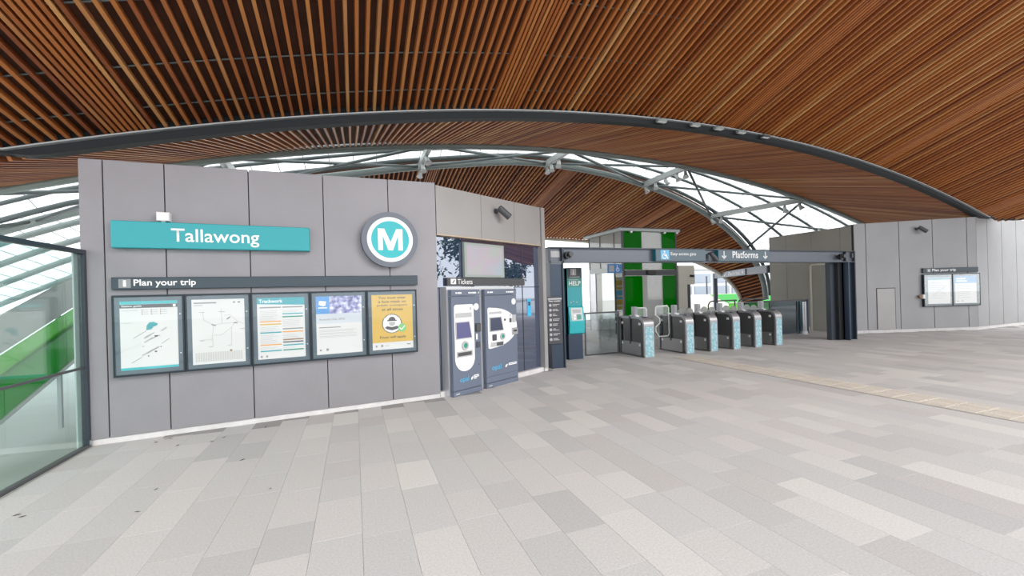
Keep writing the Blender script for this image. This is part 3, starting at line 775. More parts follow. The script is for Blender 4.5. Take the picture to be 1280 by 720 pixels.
bars(p, X, Z, [(.38 + .16 * i, .49 + .16 * i, .865 - .03 * j, .873 - .03 * j) for i in range(3) for j in range(3)] + [(.03, .2, .68, .686), (.03, .3, .86, .867)], M['print_pale'])
bars(p, X, Z, [(.37 + .16 * i, .385 + .16 * i, .86 - .03 * j, .878 - .03 * j) for i in range(3) for j in range(3)], M['print_brown'], Y2)
# 2 network map
t, p, X, Z = poster_case(WL, e[1], e[2] - .006, CZ0, CZ1, 'poster case with a pale network line map, second from the glass screen', G)
bars(p, X, Z, [(.04, .46, .935, .955), (.04, .2, .905, .913)], M['print_grey'])
bars(p, X, Z, [(.78, .82, .935, .96), (.87, .92, .935, .96)], M['print_grey'])
strokes(p, X, Z, [(.2, .8, .22, .68), (.22, .68, .40, .60), (.40, .60, .56, .62), (.4, .6, .37, .42), (.37, .42, .38, .27), (.56, .62, .80, .62), (.80, .62, .74, .55), (.74, .55, .55, .44), (.55, .44, .40, .44), (.74, .55, .73, .28), (.6, .74, .72, .75), (.72, .75, .86, .64), (.55, .85, .56, .62), (.86, .64, .98, .60), (.12, .37, .37, .38)], M['print_pale'], .005)
strokes(p, X, Z, [(.78, .62, .86, .62), (.36, .61, .44, .59), (.65, .68, .72, .72)], M['print_grey'], .016)
bars(p, X, Z, [(.14, .24, .80, .806), (.5, .62, .8, .806), (.14, .22, .36, .366), (.3, .38, .26, .266), (.66, .74, .27, .276), (.9, 1, .52, .526)], M['print_grey'])
bars(p, X, Z, [(.05 + .045 * i, .085 + .045 * i, .04, .18) for i in range(20)], mat('print_faint', (.52, .52, .51), .6))
MB().disc(X(.72), Z(.19), .014, Y2, -.0745, 12).build('print', M['print_brown'], p)
# 3 trackwork
t, p, X, Z = poster_case(WL, e[2], e[3] - .006, CZ0, CZ1, 'poster case with a Trackwork notice in two striped columns', G)
bars(p, X, Z, [(0, 1, .90, 1)], M['print_teal']); lettering('Trackwork', X(.04), X(.53), Z(.915), Z(.975), Y2, M['white'], p, .016)
MB().prism([(X(.0), Z(.9)), (X(1), Z(.87)), (X(1), Z(.9))], Y1, -.0745).build('print', M['print_teal'], p)
cols = [('print_grey', .83, 0), ('print_orange', .60, 0), ('yellow', .555, 0), ('print_teal', .42, 0), ('print_orange', .22, 0), ('print_teal', .12, 0),
        ('print_grey', .83, 1), ('print_teal', .72, 1), ('help_green', .67, 1), ('print_grey', .47, 1), ('print_orange', .42, 1), ('print_brown', .29, 1), ('print_dark', .25, 1), ('print_teal', .20, 1), ('help_green', .12, 1)]
for m_, z, c_ in cols: bars(p, X, Z, [(.05 + .47 * c_, .49 + .47 * c_, z, z + .02)], M[m_])
bars(p, X, Z, [(.05 + .47 * c_, (.3 + .15 * r2.random()) + .47 * c_, z, z + .005) for c_ in (0, 1) for z in [q * .022 + .1 for q in range(1, 34)] if all(abs(z - k[1]) > .028 for k in cols if k[2] == c_)], M['print_pale'])
bars(p, X, Z, [(.05, .09, .03, .06), (.16, .20, .03, .06)], M['print_grey'])
# 4 public holiday notice
t, p, X, Z = poster_case(WL, e[3], e[4] - .006, CZ0, CZ1, 'poster case with a blue headed Australia Day notice and fireworks picture', G)
bars(p, X, Z, [(0, .29, .70, 1)], M['blue']); bars(p, X, Z, [(.29, 1, .70, 1)], M['fireworks'], Y1, 'picture')
MB().prism([(X(a), Z(b)) for a, b in [(.06, .86), (.07, .92), (.14, .92), (.22, .91), (.2, .84), (.15, .83)]][::-1], Y2, -.0745).build('print', M['white'], p)
bars(p, X, Z, [(.05, .24, .795, .81)], M['white'], Y2)
bars(p, X, Z, [(0, 1, .53, .70)], mat('print_ice', (.54, .58, .62), .6))
lettering('Australia Day 2022', X(.06), X(.62), Z(.575), Z(.62), Y2, M['print_grey'], p, .006)
bars(p, X, Z, [(.06, .52, .455, .47)], M['print_grey']); bars(p, X, Z, [(.06, .9 - .1 * r2.random(), z, z + .006) for z in (.41, .39, .36, .34, .31, .29)], M['print_pale'])
bars(p, X, Z, [(.06, .10, .06, .09), (.2, .25, .06, .1)], M['print_grey'])
# 5 face mask poster
t, p, X, Z = poster_case(WL, e[4], e[5], CZ0, CZ1, 'poster case with a yellow face mask poster, nearest the ticket machines', G)
bars(p, X, Z, [(0, 1, .13, 1)], M['yellow'])
for i, (s_, a, b) in enumerate([('You must wear', .16, .84), ('a face mask on', .16, .84), ('public transport', .13, .87), ('at all times', .24, .76)]):
    lettering(s_, X(a), X(b), Z(.925 - .072 * i), Z(.972 - .072 * i), Y2, M['print_dark'], p, .012)
MB().disc(X(.48), Z(.47), .145, Y2, -.0745, 30).build('print', M['white'], p)
MB().disc(X(.48), Z(.47), .15, Y2, -.0745, 30, .135).build('print', M['print_dark'], p)
head = [(X(.48) + .055 * math.cos(a), Z(.53) + .055 * math.sin(a)) for a in [math.pi * k / 10 for k in range(11)]]
MB().prism(head[::-1], Y3, -.0745).build('print', M['charcoal'], p)
bars(p, X, Z, [(.36, .60, .515, .535)], M['charcoal'], Y3)
MB().prism([(X(a), Z(b)) for a, b in [(.30, .40), (.36, .425), (.48, .405), (.60, .425), (.66, .40), (.6, .365), (.48, .345), (.36, .365)]][::-1], Y3, -.0745).build('print', M['charcoal'], p)
MB().prism([(X(a), Z(b)) for a, b in [(.40, .50), (.56, .50), (.55, .445), (.48, .42), (.41, .445)]][::-1], Y3 - .0006, -.0745).build('print', M['print_pale'], p)
MB().disc(X(.73), Z(.385), .065, Y3, -.0745, 24).build('print', M['green_tick'], p)
strokes(p, X, Z, [(.66, .39, .71, .35), (.71, .35, .80, .425)], M['white'], .012, Y3 - .0006)
lettering('Fines will apply', X(.18), X(.82), Z(.19), Z(.245), Y2, M['print_dark'], p, .014)
bars(p, X, Z, [(.07, .11, .05, .085), (.2, .25, .05, .09), (.3, .4, .065, .071)], M['print_grey'])
strokes(p, X, Z, [(.84, .085, .87, .07), (.87, .07, .90, .07), (.90, .07, .93, .085)], M['charcoal'], .01)

# ------------------------------------------------------------------ wall spotlights (angled cylinders)
def wall_spot(fr, px, py, label):
    s, z = fr.sz(px, py, -.12); t = on_wall(fr, 'wall_spotlight', label, 'light', s - .07, z + .06, -.03)
    MB().disc(0, 0, .05, -.02, 0, 16).build('wall_plate', M['charcoal'], t)
    MB().tube([(0, -.02, 0), (0.02, -.10, .01)], .022, 8).build('arm', M['charcoal'], t)
    d = Vector((.65, -.35, -.62)).normalized(); c = Vector((.03, -.12, .02))
    b = MB().tube([c - d * .06, c - d * .05, c + d * .21, c + d * .215], [.045, .06, .065, .06], 16).build('barrel', M['charcoal'], t, False)
    MB().tube([c + d * .205, c + d * .2165], .052, 16).build('lens', M['screen_off'], b)
    return t
wall_spot(WT, 627, 268, 'dark cylindrical spotlight angled on the header above the ticket window')
wall_spot(WR, 1151, 288, 'dark cylindrical spotlight angled high on the right panel wall')

# ------------------------------------------------------------------ ticket window: display, header, machines
a = WT.sz(579.5, 304, 0.0); b = WT.sz(630, 346, 0.0)
t = on_wall(WT, 'display_screen', 'wide pale display screen hung in the ticket window', 'screen', a[0], 1.99, 0.0)
w = b[0] - a[0]; h = .62
MB().bevbox(0, w, -.02, .045, 0, h, .008).build('housing', mat('display_frame', (.30, .34, .32), .4), t)
B(.05, w - .05, -.0225, -.02, .05, h - .05).build('screen', M['screen_pale'], t)
a = WT.sz(563, 354, 0.02); b = WT.sz(654, 354, .02)
t = on_wall(WT, 'tickets_sign', 'dark strip sign reading Tickets above the two machines', 'sign', a[0] - .08, 1.84, 0.0)
B(0, b[0] - a[0] + .1, 0.0, .05, 0, .14).build('panel', M['charcoal'], t)
x_ = lambda px: WT.sz(px, 354, 0)[0] - (a[0] - .08)
ic = B(x_(563.5), x_(570), -.002, 0.0, .03, .12).build('icon', M['white'], t)
MB().prism([(x_(565), .05), (x_(566), .04), (x_(569), .095), (x_(568), .105)][::-1], -.003, -.002).build('ticket_mark', M['charcoal'], ic)
lettering('Tickets', x_(572), x_(590.5), .03, .115, -.003, M['white'], t, .004)
MO = -.20; MB_ = -.125
def machine_frame(sL, sR):
    t = on_wall(WT, 'machine_surround', 'pale metal surround framing the two ticket machines', 'frame', sL, 0, 0.0)
    w = sR - sL
    B(0, w, -.12, .05, 1.78, 1.82).build('head', M['inox_light'], t); B(0, .03, -.12, .05, 0, 1.78).build('jamb', M['inox_light'], t); B(w - .03, w, -.12, .05, 0, 1.78).build('jamb', M['inox_light'], t); B(.03, w - .03, -.115, -.10, 0, 1.78).build('back_panel', M['inox_light'], t)
m1 = (WT.sz(565.5, 430, MO)[0], WT.sz(601.5, 430, MO)[0]); m2 = (WT.sz(607.5, 430, MO)[0], WT.sz(647, 430, MO)[0])
machine_frame(max(.03, m1[0] - .03), m2[1] + .02)
MH = 1.77
def machine(s0, s1, label):
    t = on_wall(WT, 'ticket_machine', label, 'ticket machine', s0, 0, 0.0, 'ticket machines'); w = s1 - s0
    MB().bevbox(0, w, MO, MB_, .09, MH - .11, .008).build('cabinet', M['machine'], t)
    MB().bevbox(.0, w, MO - .004, MB_, MH - .105, MH, .006).build('top_panel', M['machine'], t)
    k = MB().bevbox(.0, w, MO - .002, MB_, 0.0, .085, .006).build('kick_panel', M['machine'], t)
    B(.05, .13, MO - .004, MO - .002, .03, .05).build('maker_plate', M['print_pale'], k)
    return t, w
y0 = MO - .001
t, w = machine(*m1, 'narrow slate ticket machine with a tall white capsule fascia')
def strip_icons(t, w, z, xs):
    mb = MB()
    for a, b in xs: mb.box(a * w, b * w, MO - .0065, MO - .004, z - .012, z + .012)
    mb.build('print', M['white'], t)
strip_icons(t, w, MH - .055, [(.14, .19), (.21, .34), (.58, .63), (.65, .70), (.72, .85), (.93, .96)])
f_ = MB().prism(rrect(.07 * w, .74 * w, .40, 1.52, [.33 * w * .98, .33 * w * .98, .05, .05], 10)[::-1], MO - .012, MO).build('fascia', M['machine_white'], t)
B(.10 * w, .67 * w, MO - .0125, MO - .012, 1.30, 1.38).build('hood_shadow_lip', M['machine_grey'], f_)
B(.60 * w, .66 * w, MO - .0135, MO - .012, 1.42, 1.47).build('print', M['machine_grey'], f_)
MB().prism([(.12 * w, .96), (.62 * w, .96), (.54 * w, 1.22), (.12 * w, 1.22)][::-1], MO - .03, MO - .012).build('screen', M['screen_violet'], t)
fr_ = MB().prism([(.10 * w, .945), (.65 * w, .945), (.57 * w, 1.235), (.10 * w, 1.235)][::-1], MO - .026, MO - .012).build('screen_bezel', M['machine_grey'], t)
MB().disc(.40 * w, .83, .075, MO - .035, MO - .012, 20, .045).build('card_reader', M['machine_grey'], t); MB().disc(.40 * w, .83, .045, MO - .03, MO - .012, 20).build('reader_face', M['help_green'], t)
B(.12 * w, .66 * w, MO - .02, MO - .012, .64, .74).build('tray', M['machine_grey'], t); B(.15 * w, .62 * w, MO - .021, MO - .02, .66, .72).build('tray_slot', M['charcoal'], t)
MB().disc(.85 * w, 1.47, .06, MO - .003, MO, 20).build('sticker', M['machine_white'], t)
MB().bevbox(.80 * w, .96 * w, MO - .04, MO, 1.04, 1.18, .01).build('card_slot', M['charcoal'], t)
MB().bevbox(.82 * w, .95 * w, MO - .02, MO, .76, .86, .006).build('pin_pad', M['charcoal'], t)
B(.82 * w, .87 * w, MO - .004, MO, .90, 1.0).build('print', M['white'], t); MB().disc(.9 * w, .47, .012, MO - .004, MO, 8).build('lock', M['charcoal'], t)
lettering('opal', .22 * w, .52 * w, .20, .31, MO - .003, M['opal'], t, .0)
MB().prism([(.60 * w, .245), (.63 * w, .275), (.68 * w, .285), (.66 * w, .25), (.62 * w, .225)][::-1], MO - .003, MO).build('print', M['white'], t)
mb = MB()
for z in (.285, .26, .235): mb.box(.70 * w, (.88 if z > .24 else .80) * w, MO - .003, MO, z, z + .014)
mb.build('print', M['white'], t)

t, w = machine(*m2, 'wide slate ticket machine with a rounded white fascia, nearest the pillar')
strip_icons(t, w, MH - .055, [(.08, .12), (.14, .24), (.66, .70), (.72, .76), (.78, .90)])
pl = [(.06 * w, .72), (.10 * w, .70)] + [(.20 * w + .78 * w * math.cos(a), 1.07 + .36 * math.sin(a)) for a in [math.radians(q) for q in range(-80, 81, 10)]] + [(.10 * w, 1.44), (.06 * w, 1.42)]
MB().prism([(min(x, .985 * w), z) for x, z in pl][::-1], MO - .012, MO).build('fascia', M['machine_white'], t)
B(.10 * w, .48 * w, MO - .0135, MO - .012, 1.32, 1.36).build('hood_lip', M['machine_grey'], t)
MB().prism([(.12 * w, 1.02), (.50 * w, 1.02), (.44 * w, 1.25), (.12 * w, 1.25)][::-1], MO - .03, MO - .012).build('screen', M['screen_off'], t)
MB().prism([(.10 * w, 1.005), (.53 * w, 1.005), (.46 * w, 1.265), (.10 * w, 1.265)][::-1], MO - .026, MO - .012).build('screen_bezel', M['machine_grey'], t)
MB().bevbox(.18 * w, .30 * w, MO - .03, MO - .012, .84, .95, .006).build('pin_pad', M['charcoal'], t)
MB().disc(.49 * w, .90, .065, MO - .03, MO - .012, 20, .04).build('card_reader', M['machine_grey'], t); MB().disc(.49 * w, .90, .04, MO - .026, MO - .012, 20).build('reader_face', M['help_green'], t)
B(.13 * w, .52 * w, MO - .02, MO - .012, .73, .81).build('tray', M['machine_grey'], t); B(.30 * w, .50 * w, MO - .022, MO - .02, .74, .80).build('tray_slot', M['charcoal'], t)
MB().disc(.58 * w, 1.20, .022, MO - .02, MO - .012, 12).build('coin_slot', M['charcoal'], t)
B(.73 * w, .80 * w, MO - .016, MO - .012, 1.14, 1.22).build('note_light', M['charcoal'], t); B(.74 * w, .78 * w, MO - .015, MO - .012, 1.25, 1.30).build('print', M['machine_grey'], t)
MB().bevbox(.83 * w, .93 * w, MO - .03, MO - .012, 1.14, 1.28, .006).build('coin_unit', M['machine_grey'], t)
MB().bevbox(.80 * w, .985 * w, MO - .03, MO - .012, .90, 1.03, .006).build('note_unit', M['inox'], t); B(.84 * w, .95 * w, MO - .033, MO - .03, .96, .99).build('note_slot', M['black'], t)
MB().disc(.90 * w, 1.53, .06, MO - .003, MO, 20).build('sticker', M['machine_white'], t)
lettering('opal', .16 * w, .44 * w, .28, .40, MO - .003, M['opal'], t, .0)
MB().prism([(.57 * w, .33), (.60 * w, .36), (.65 * w, .37), (.63 * w, .335), (.59 * w, .31)][::-1], MO - .003, MO).build('print', M['white'], t)
mb = MB()
for z in (.365, .34): mb.box(.68 * w, .95 * w, MO - .003, MO, z, z + .014)
mb.build('print', M['white'], t)
B(.0, w, MO - .0015, MO, .20, .205).build('seam', M['steel_navy'], t)
a = WT.sz(664, 383, 0)
t = on_wall(WT, 'platform_sticker', 'small bright blue vertical sticker on the ticket window glass', 'sticker', a[0] - .06, 1.20, .058)
B(0, .13, -.004, 0, 0, .36).build('backing', M['opal'], t); B(.03, .10, -.006, -.004, .22, .30).build('print', M['steel_navy'], t)

# ------------------------------------------------------------------ entrance portal: long steel beam, left post, right column
PV = 8.5
pu0 = on_v(685, 320, PV).x; pu1 = on_v(1066, 320, PV).x
pt = thing('entrance_portal', 'long grey steel portal beam on dark posts across the gate line', 'portal', (pu0, PV, 0))
W_ = pu1 - pu0; BZ0, BZ1 = 2.345, 2.685
B(0, W_, 0, .16, BZ0 + .02, BZ1 - .02).build('beam_web', M['steel_beam'], pt)
B(0, W_, -.07, .2, BZ1 - .025, BZ1).build('beam_top_flange', M['steel_dark'], pt)
B(0, W_, -.07, .2, BZ0, BZ0 + .02).build('beam_bottom_flange', M['steel_beam'], pt)
p1 = B(0, .34, -.04, .20, 0, BZ0).build('left_post', M['steel_navy'], pt)
for x in (0, .31): B(x, x + .03, -.07, -.04, 0, BZ1 - .02).build('post_flange', M['steel_dark'], p1)
B(.03, .31, -.05, -.04, 2.30, 2.345).build('post_band', M['steel_beam'], p1)
B(.06, .28, -.012, -.0, 2.46, 2.60).build('vent_plate', M['print_pale'], pt)
B(.34, .365, -.07, .0, BZ0, BZ1 - .02).build('beam_stiffener', M['steel_dark'], pt)
c1 = B(W_ - .42, W_ - .02, .02, .16, 0, BZ0).build('right_post', M['steel_navy'], pt)
B(W_ - .42, W_ - .38, -.12, .30, 0, BZ0).build('post_flange', M['steel_navy'], c1); B(W_ - .04, W_, -.07, .32, 0, BZ1).build('post_flange', M['steel_dark'], c1)
B(W_ - .80, W_ - .42, .16, .30, 0, BZ0).build('rear_post', M['steel_dark'], pt); B(W_ - .60, W_ - .42, .06, .16, 0, BZ0).build('rear_post_web', M['black'], pt)
B(W_ - .44, W_ - .41, -.07, .0, BZ0, BZ1 - .02).build('beam_stiffener', M['steel_dark'], pt); B(W_ - .12, W_ - .03, -.05, 0, 2.48, 2.62).build('vent_plate', M['charcoal'], pt)
def beam_sign(px0, px1, label):
    u0 = on_v(px0, 319, PV - .1).x; u1 = on_v(px1, 319, PV - .1).x
    t = thing('gate_sign', label, 'sign', (u0, PV - .001, 2.368), 0)
    MB().bevbox(0, u1 - u0, -.12, 0, 0, .288, .006).build('panel', mat('sign_' + label[:5], (.07, .11, .14), .35), t)
    B(-.012, .0, -.12, 0, 0, .288).build('edge', M['teal_dark'], t)
    return t, (lambda px: on_v(px, 319, PV - .12).x - u0)
t, x_ = beam_sign(819.5, 881.5, 'slate beam sign reading Easy access gate with a wheelchair pictogram')
ic = B(x_(826), x_(836.5), -.122, -.12, .04, .27).build('pictogram_tile', M['sky_blue'], t)
cx = x_(831); MB().disc(cx - .01, .12, .07, -.124, -.122, 20, .052).build('wheel', M['white'], ic)
MB().disc(cx - .01, .235, .02, -.124, -.122, 12).build('head', M['white'], ic)
mbx = MB(); mbx.box(cx - .022, cx + .0, -.124, -.122, .13, .215); mbx.box(cx - .02, cx + .06, -.1245, -.122, .125, .145); mbx.prism([(cx + .05, .14), (cx + .065, .14), (cx + .095, .06), (cx + .075, .06)][::-1], -.124, -.122); mbx.build('figure', M['white'], ic)
lettering('Easy access gate', x_(838.5), x_(870), .12, .22, -.123, M['white'], t, .003)
t, x_ = beam_sign(897.5, 961.5, 'slate beam sign reading Platforms between two down arrows')
lettering('Platforms', x_(915.5), x_(947.5), .08, .26, -.123, M['white'], t, .012)
for px in (905, 956.5):
    c = x_(px); mb = MB(); mb.box(c - .013, c + .013, -.1235, -.12, .06, .26)
    mb.prism([(c, .045), (c - .08, .13), (c - .06, .15), (c, .088), (c + .06, .15), (c + .08, .13)], -.1235, -.12); mb.build('arrow', M['white'], t)
def beam_lamp(px, label, style):
    u = on_v(px, 321, PV - .1).x
    t = thing('beam_lamp', label, 'light', (u, PV, 2.50))
    B(-.035, .035, -.03, 0, -.05, .05).build('mount', M['charcoal'], t)
    if style == 0:
        MB().tube([(0, -.03, 0), (.01, -.10, 0)], .03, 10).build('arm', M['charcoal'], t)
        MB().disc(.0, 0, .085, -.14, -.06, 20, .05).build('ring', M['black'], t); MB().disc(.03, .02, .055, -.20, -.13, 16).build('head', M['charcoal'], t)
    else:
        MB().tube([(-.06, -.04, -.02), (0, -.09, .08), (.02, -.10, .07)], .022, 8).build('arm', M['charcoal'], t)
        MB().tube([(-.0, -.12, .09), (.02, -.13, .06), (.17, -.17, -.11), (.175, -.172, -.115)], [.03, .055, .06, .05], 14).build('barrel', M['charcoal'], t)
    return t
beam_lamp(710, 'round black lamp on the left end of the portal beam', 0)
beam_lamp(887, 'dark tilted spotlight on the portal beam between the two signs', 1)
beam_lamp(1051, 'round black lamp on the right end of the portal beam', 0)

# rules sign on the left post
a = on_v(684.5, 371, PV - .1); b = on_v(703.5, 431, PV - .1)
t = thing('rules_sign', 'black sign of white rules and pictograms on the left portal post', 'sign', (a.x, PV - .075, .55))
w = b.x - a.x; h = 1.04
MB().bevbox(0, w, -.03, 0, 0, h, .004).build('board', mat('rules_black', (.045, .045, .055), .45), t)
B(0, w, -.032, -.03, h - .07, h - .035).build('rule_bar', M['print_pale'], t)
lettering('Please remember', .02, w - .03, h - .115, h - .078, -.0325, M['white'], t, .006)
for i in range(8):
    z = h - .19 - i * .107
    MB().disc(.055, z, .032, -.032, -.03, 12).build('pictogram', M['print_pale'], t)
    mb = MB(); mb.box(.11, w - .06 - .05 * (i % 3), -.0315, -.03, z + .008, z + .022); mb.box(.11, w - .12 + .04 * (i % 2), -.0315, -.03, z - .02, z - .006); mb.build('print', M['print_pale'], t)

# ------------------------------------------------------------------ help point
HV = 9.35
hu0 = on_v(710, 400, HV).x; hu1 = on_v(728.5, 400, HV).x; w = hu1 - hu0
t = thing('help_point', 'tall teal help point pillar with screen panel beside the glass fence', 'help point', (hu0, HV, 0))
B(.01, w - .01, 0.01, .32, 0, .62).build('base', M['steel_navy'], t)
B(0, w, 0, .34, .62, 1.80).build('pillar', M['teal'], t)
B(0, .008, -.012, .35, .62, 2.28).build('edge_trim', M['teal_bright'], t); B(w - .008, w, -.012, .35, .62, 2.28).build('edge_trim', M['teal_bright'], t)
B(-.20, -.0, .10, .30, .62, 2.28).build('side_panel', M['teal_dark'], t); B(-.2, 0, .1, .3, 0, .62).build('side_base', M['steel_navy'], t)
hd = B(0, w, -.004, .34, 2.02, 2.28).build('header', M['charcoal'], t)
ic = B(.10, .26, -.007, -.004, 2.09, 2.25).build('icon', M['print_pale'], hd); lettering('i', .165, .195, 2.105, 2.235, -.009, M['white'], ic, .03)
B(.06, w - .06, -.0065, -.004, 2.04, 2.06).build('print', M['print_pale'], hd)
hp = B(0, w, -.004, .34, 1.80, 2.02).build('help_band', M['help_green'], t)
lettering('HELP', .05, w - .04, 1.84, 1.95, -.007, M['white'], hp, .016); B(.05, w - .1, -.0065, -.004, 1.97, 1.99).build('print', M['print_pale'], hp)
MB().prism([(-.0, .62), (-.07, .66), (-.10, .95), (-.05, 1.30), (0, 1.33)], -.0, w, 'yz').build('console', M['teal_bright'], t)
def slanted(x0, x1, a, b, m, name, lift, par):
    # piece on the sloping console face between (y,z) = (-.10,.95) and (-.05,1.30)
    P = Vector((0, -.10, .95)); Q = Vector((0, -.05, 1.30)); n = Vector((0, -.35, .05)).normalized()
    c = [P.lerp(Q, a) + Vector((x0, 0, 0)), P.lerp(Q, a) + Vector((x1, 0, 0)), P.lerp(Q, b) + Vector((x1, 0, 0)), P.lerp(Q, b) + Vector((x0, 0, 0))]
    return MB().add([p + n * lift for p in c] + list(c), [(0, 1, 2, 3), (4, 7, 6, 5), (0, 4, 5, 1), (1, 5, 6, 2), (2, 6, 7, 3), (3, 7, 4, 0)]).build(name, m, par)
slanted(.05, w - .05, .06, .94, M['gate_kick'], 'face_plate', .006, t); slanted(.10, w - .09, .60, .84, M['print_pale'], 'screen', .009, t)
slanted(.10, .17, .12, .26, M['machine_white'], 'button', .012, t); slanted(.10, .17, .34, .48, M['machine_white'], 'button', .012, t); slanted(.20, w - .09, .12, .48, M['help_green'], 'print', .008, t)
mb = MB(); 
for x in (.10, .17, .26): mb.disc(x, 1.42 + (.03 if x == .17 else 0), .016, -.004, 0, 10)
mb.build('speaker_dots', M['print_pale'], t)

# ------------------------------------------------------------------ glass fence left of the gates
fu0 = on_v(731, 420, 9.72).x; fu1 = on_v(776, 420, 9.72).x; w = fu1 - fu0 - .05
t = thing('glass_fence', 'clear glass fence panel in a dark frame left of the gates', 'fence', (fu0, 9.7, 0))
B(.03, w - .03, .01, .022, .05, 1.09).build('pane', M['fence_glass'], t)
B(0, w, 0, .04, 1.09, 1.13).build('top_rail', M['charcoal'], t); B(0, w, 0, .04, 0, .04).build('bottom_rail', M['charcoal'], t)
B(0, .03, 0, .04, .04, 1.09).build('post', M['charcoal'], t); B(w - .045, w, -.01, .05, .04, 1.09).build('post', M['charcoal'], t)

# ------------------------------------------------------------------ ticket gates
GV = 8.67
def side_profile(L, Hh, r):
    """outline of the cabinet seen from the side, (y, z); front is y = 0"""
    o = [(0, 0)]
    for k in range(9):
        a = math.radians(180 - 90 * k / 8); o.append((r + r * math.cos(a), Hh - r + r * math.sin(a)))
    o += [(L - .06, Hh), (L, Hh - .06), (L, 0)]
    return o
def gate(u, w, label, L=1.06, Hh=1.0):
    t = thing('ticket_gate', label, 'ticket gate', (u - w / 2, GV, 0), 0, 'ticket gates in the gate line')
    prof = side_profile(L, Hh, .20)
    inner = [(.05, .03)] + [(y + (.045 if y < .3 else 0), z - .045) for y, z in prof[1:10]] + [(L - .09, Hh - .045), (L - .04, Hh - .09), (L - .04, .03)]
    MB().prism(inner, .02, w - .02, 'yz').build('cabinet', M['gate_glass'], t)
    # stainless hoop: front, curved top and back, as thick as the gate is wide
    hoop = MB(); n = len(prof)
    for i in range(n - 1):
        a, b, c, d = prof[i], prof[i + 1], inner[min(i + 1, n - 1)], inner[min(i, n - 1)]
        hoop.prism([a, b, c, d], 0, w, 'yz')
    hoop.build('hoop', M['gate_hoop'], t)
    B(.03, w - .03, -.006, 0, .02, Hh - .24).build('front_print', M['gate_front'], t)
    for x, y in ((-.006, .012), (w + .006, w - .012)):
        x0, x1 = min(x, y), max(x, y)
        B(x0, x1, .14, L - .12, .03, .36).build('kick_plate', M['gate_kick'], t)
        for (yy, zz) in ((.18, .83), (.18, .30), (L - .16, .83), (L - .16, .30)): B(x0 - .002, x1 + .002, yy - .03, yy + .03, zz - .03, zz + .03).build('sensor', M['machine_white'], t)
    B(.02, w - .02, L - .16, L - .10, .36, .92).build('inner_post', M['inox_light'], t)
    # reader head on top
    r = MB().bevbox(w / 2 - .055, w / 2 + .055, .50, .62, Hh - .02, Hh + .25, .015).build('reader_post', M['gate_reader'], t)
    B(w / 2 - .045, w / 2 + .045, .494, .50, Hh + .06, Hh + .22).build('reader_face', M['print_grey'], r)
    B(w / 2 - .05, w / 2 + .05, .44, .70, Hh - .0, Hh + .03).build('reader_foot', M['inox'], t)
    for x in (.0, w):
        B(x - .012, x + .012, .54, .59, .30, Hh).build('paddle_guide', M['black'], t)
    B(w / 2 - .06, w / 2 + .06, .08, .30, Hh, Hh + .012).build('display', M['screen_off'], t)
    return t
us_g = [6.82, 8.10, 8.90, 9.70, 10.50, 11.30]
labs = ['stainless ticket gate beside the glass fence, left end of the gate line', 'stainless ticket gate on the right of the wide easy access lane',
        'third stainless ticket gate from the glass fence', 'fourth stainless ticket gate from the glass fence', 'fifth stainless ticket gate from the glass fence', 'stainless ticket gate at the right end of the gate line']
ws_g = [.30, .26, .25, .25, .25, .25]
gates = [gate(u, w, l) for u, w, l in zip(us_g, ws_g, labs)]
def paddle(parent, x0, x1, y, z0, z1, framed=False, notch=0):
    if not framed:
        MB().prism(rrect(x0, x1, z0, z1, [.02, .02, (x1 - x0) * .48, (x1 - x0) * .48], 8)[::-1], y, y + .02).build('paddle', M['paddle'], parent)
        return
    if notch:
        x = x0; pl = [(x + .10, z0), (x1 - .05, z0), (x1, z0 + .06), (x1, z1 - .06), (x1 - .05, z1), (x + .06, z1), (x + .01, z1 - .05), (x, z1 - .24), (x + .14, z1 - .34), (x + .14, z0 + .36), (x, z0 + .26), (x, z0 + .14)]
    else: pl = rrect(x0, x1, z0, z1, .06, 4)
    g_ = MB().prism(pl[::-1], y, y + .012).build('paddle', M['clear'], parent)
    MB().tube([(a, y + .006, b) for a, b in pl] + [(pl[0][0], y + .006, pl[0][1])], .014, 6).build('paddle_rim', M['machine_white'], g_)
for i in range(1, 5):
    gap = us_g[i + 1] - us_g[i] - .25
    w = ws_g[i]
    paddle(gates[i], w, w + gap * .46, .56, .40, 1.17)
for i in range(2, 6):
    gap = us_g[i] - us_g[i - 1] - .25
    paddle(gates[i], -gap * .46, 0, .58, .40, 1.15)
pa = on_v(801.5, 386, GV + .9).x - (us_g[0] - .15); pb = on_v(819, 386, GV + .9).x - (us_g[0] - .15)
paddle(gates[0], .30, .72, .80, .35, 1.20, True)
paddle(gates[1], -.44, 0, .62, .42, 1.24, True, 1)

# ------------------------------------------------------------------ balustrade right of the gates
t = thing('glass_balustrade', 'dark framed glass balustrade between the last gate and the service door', 'balustrade', (11.75, 10.3, 0))
w = on_v(1008, 400, 10.3).x - 11.75
B(0, w, 0, .05, 1.15, 1.20).build('top_rail', M['charcoal'], t); B(0, w, 0, .05, .02, .06).build('bottom_rail', M['charcoal'], t)
xs = [0, 1.3, w - .42, w - .02]
for a, b in zip(xs, xs[1:]): B(a + .02, b - .02, .02, .032, .06, 1.15).build('pane', M['fence_dark'], t)
for x in xs: B(x - .02, x + .02, .005, .045, 0, 1.15).build('post', M['charcoal'], t)
MB().tube([(w - .22, -.06, 0), (w - .22, -.06, 1.12)], .09, 16).build('bollard', M['inox'], t); MB().tube([(w - .22, -.06, 0), (w - .22, -.06, .10)], .115, 16).build('bollard_base', M['inox_light'], t)
B(w + .02, w + .12, .0, .1, 0, 1.2).build('end_post', M['steel_navy'], t)
t = thing('floor_bollard', 'low cream floor stop beside the service door frame', 'stop', (RA.x - .18, dv1 + .08, 0))
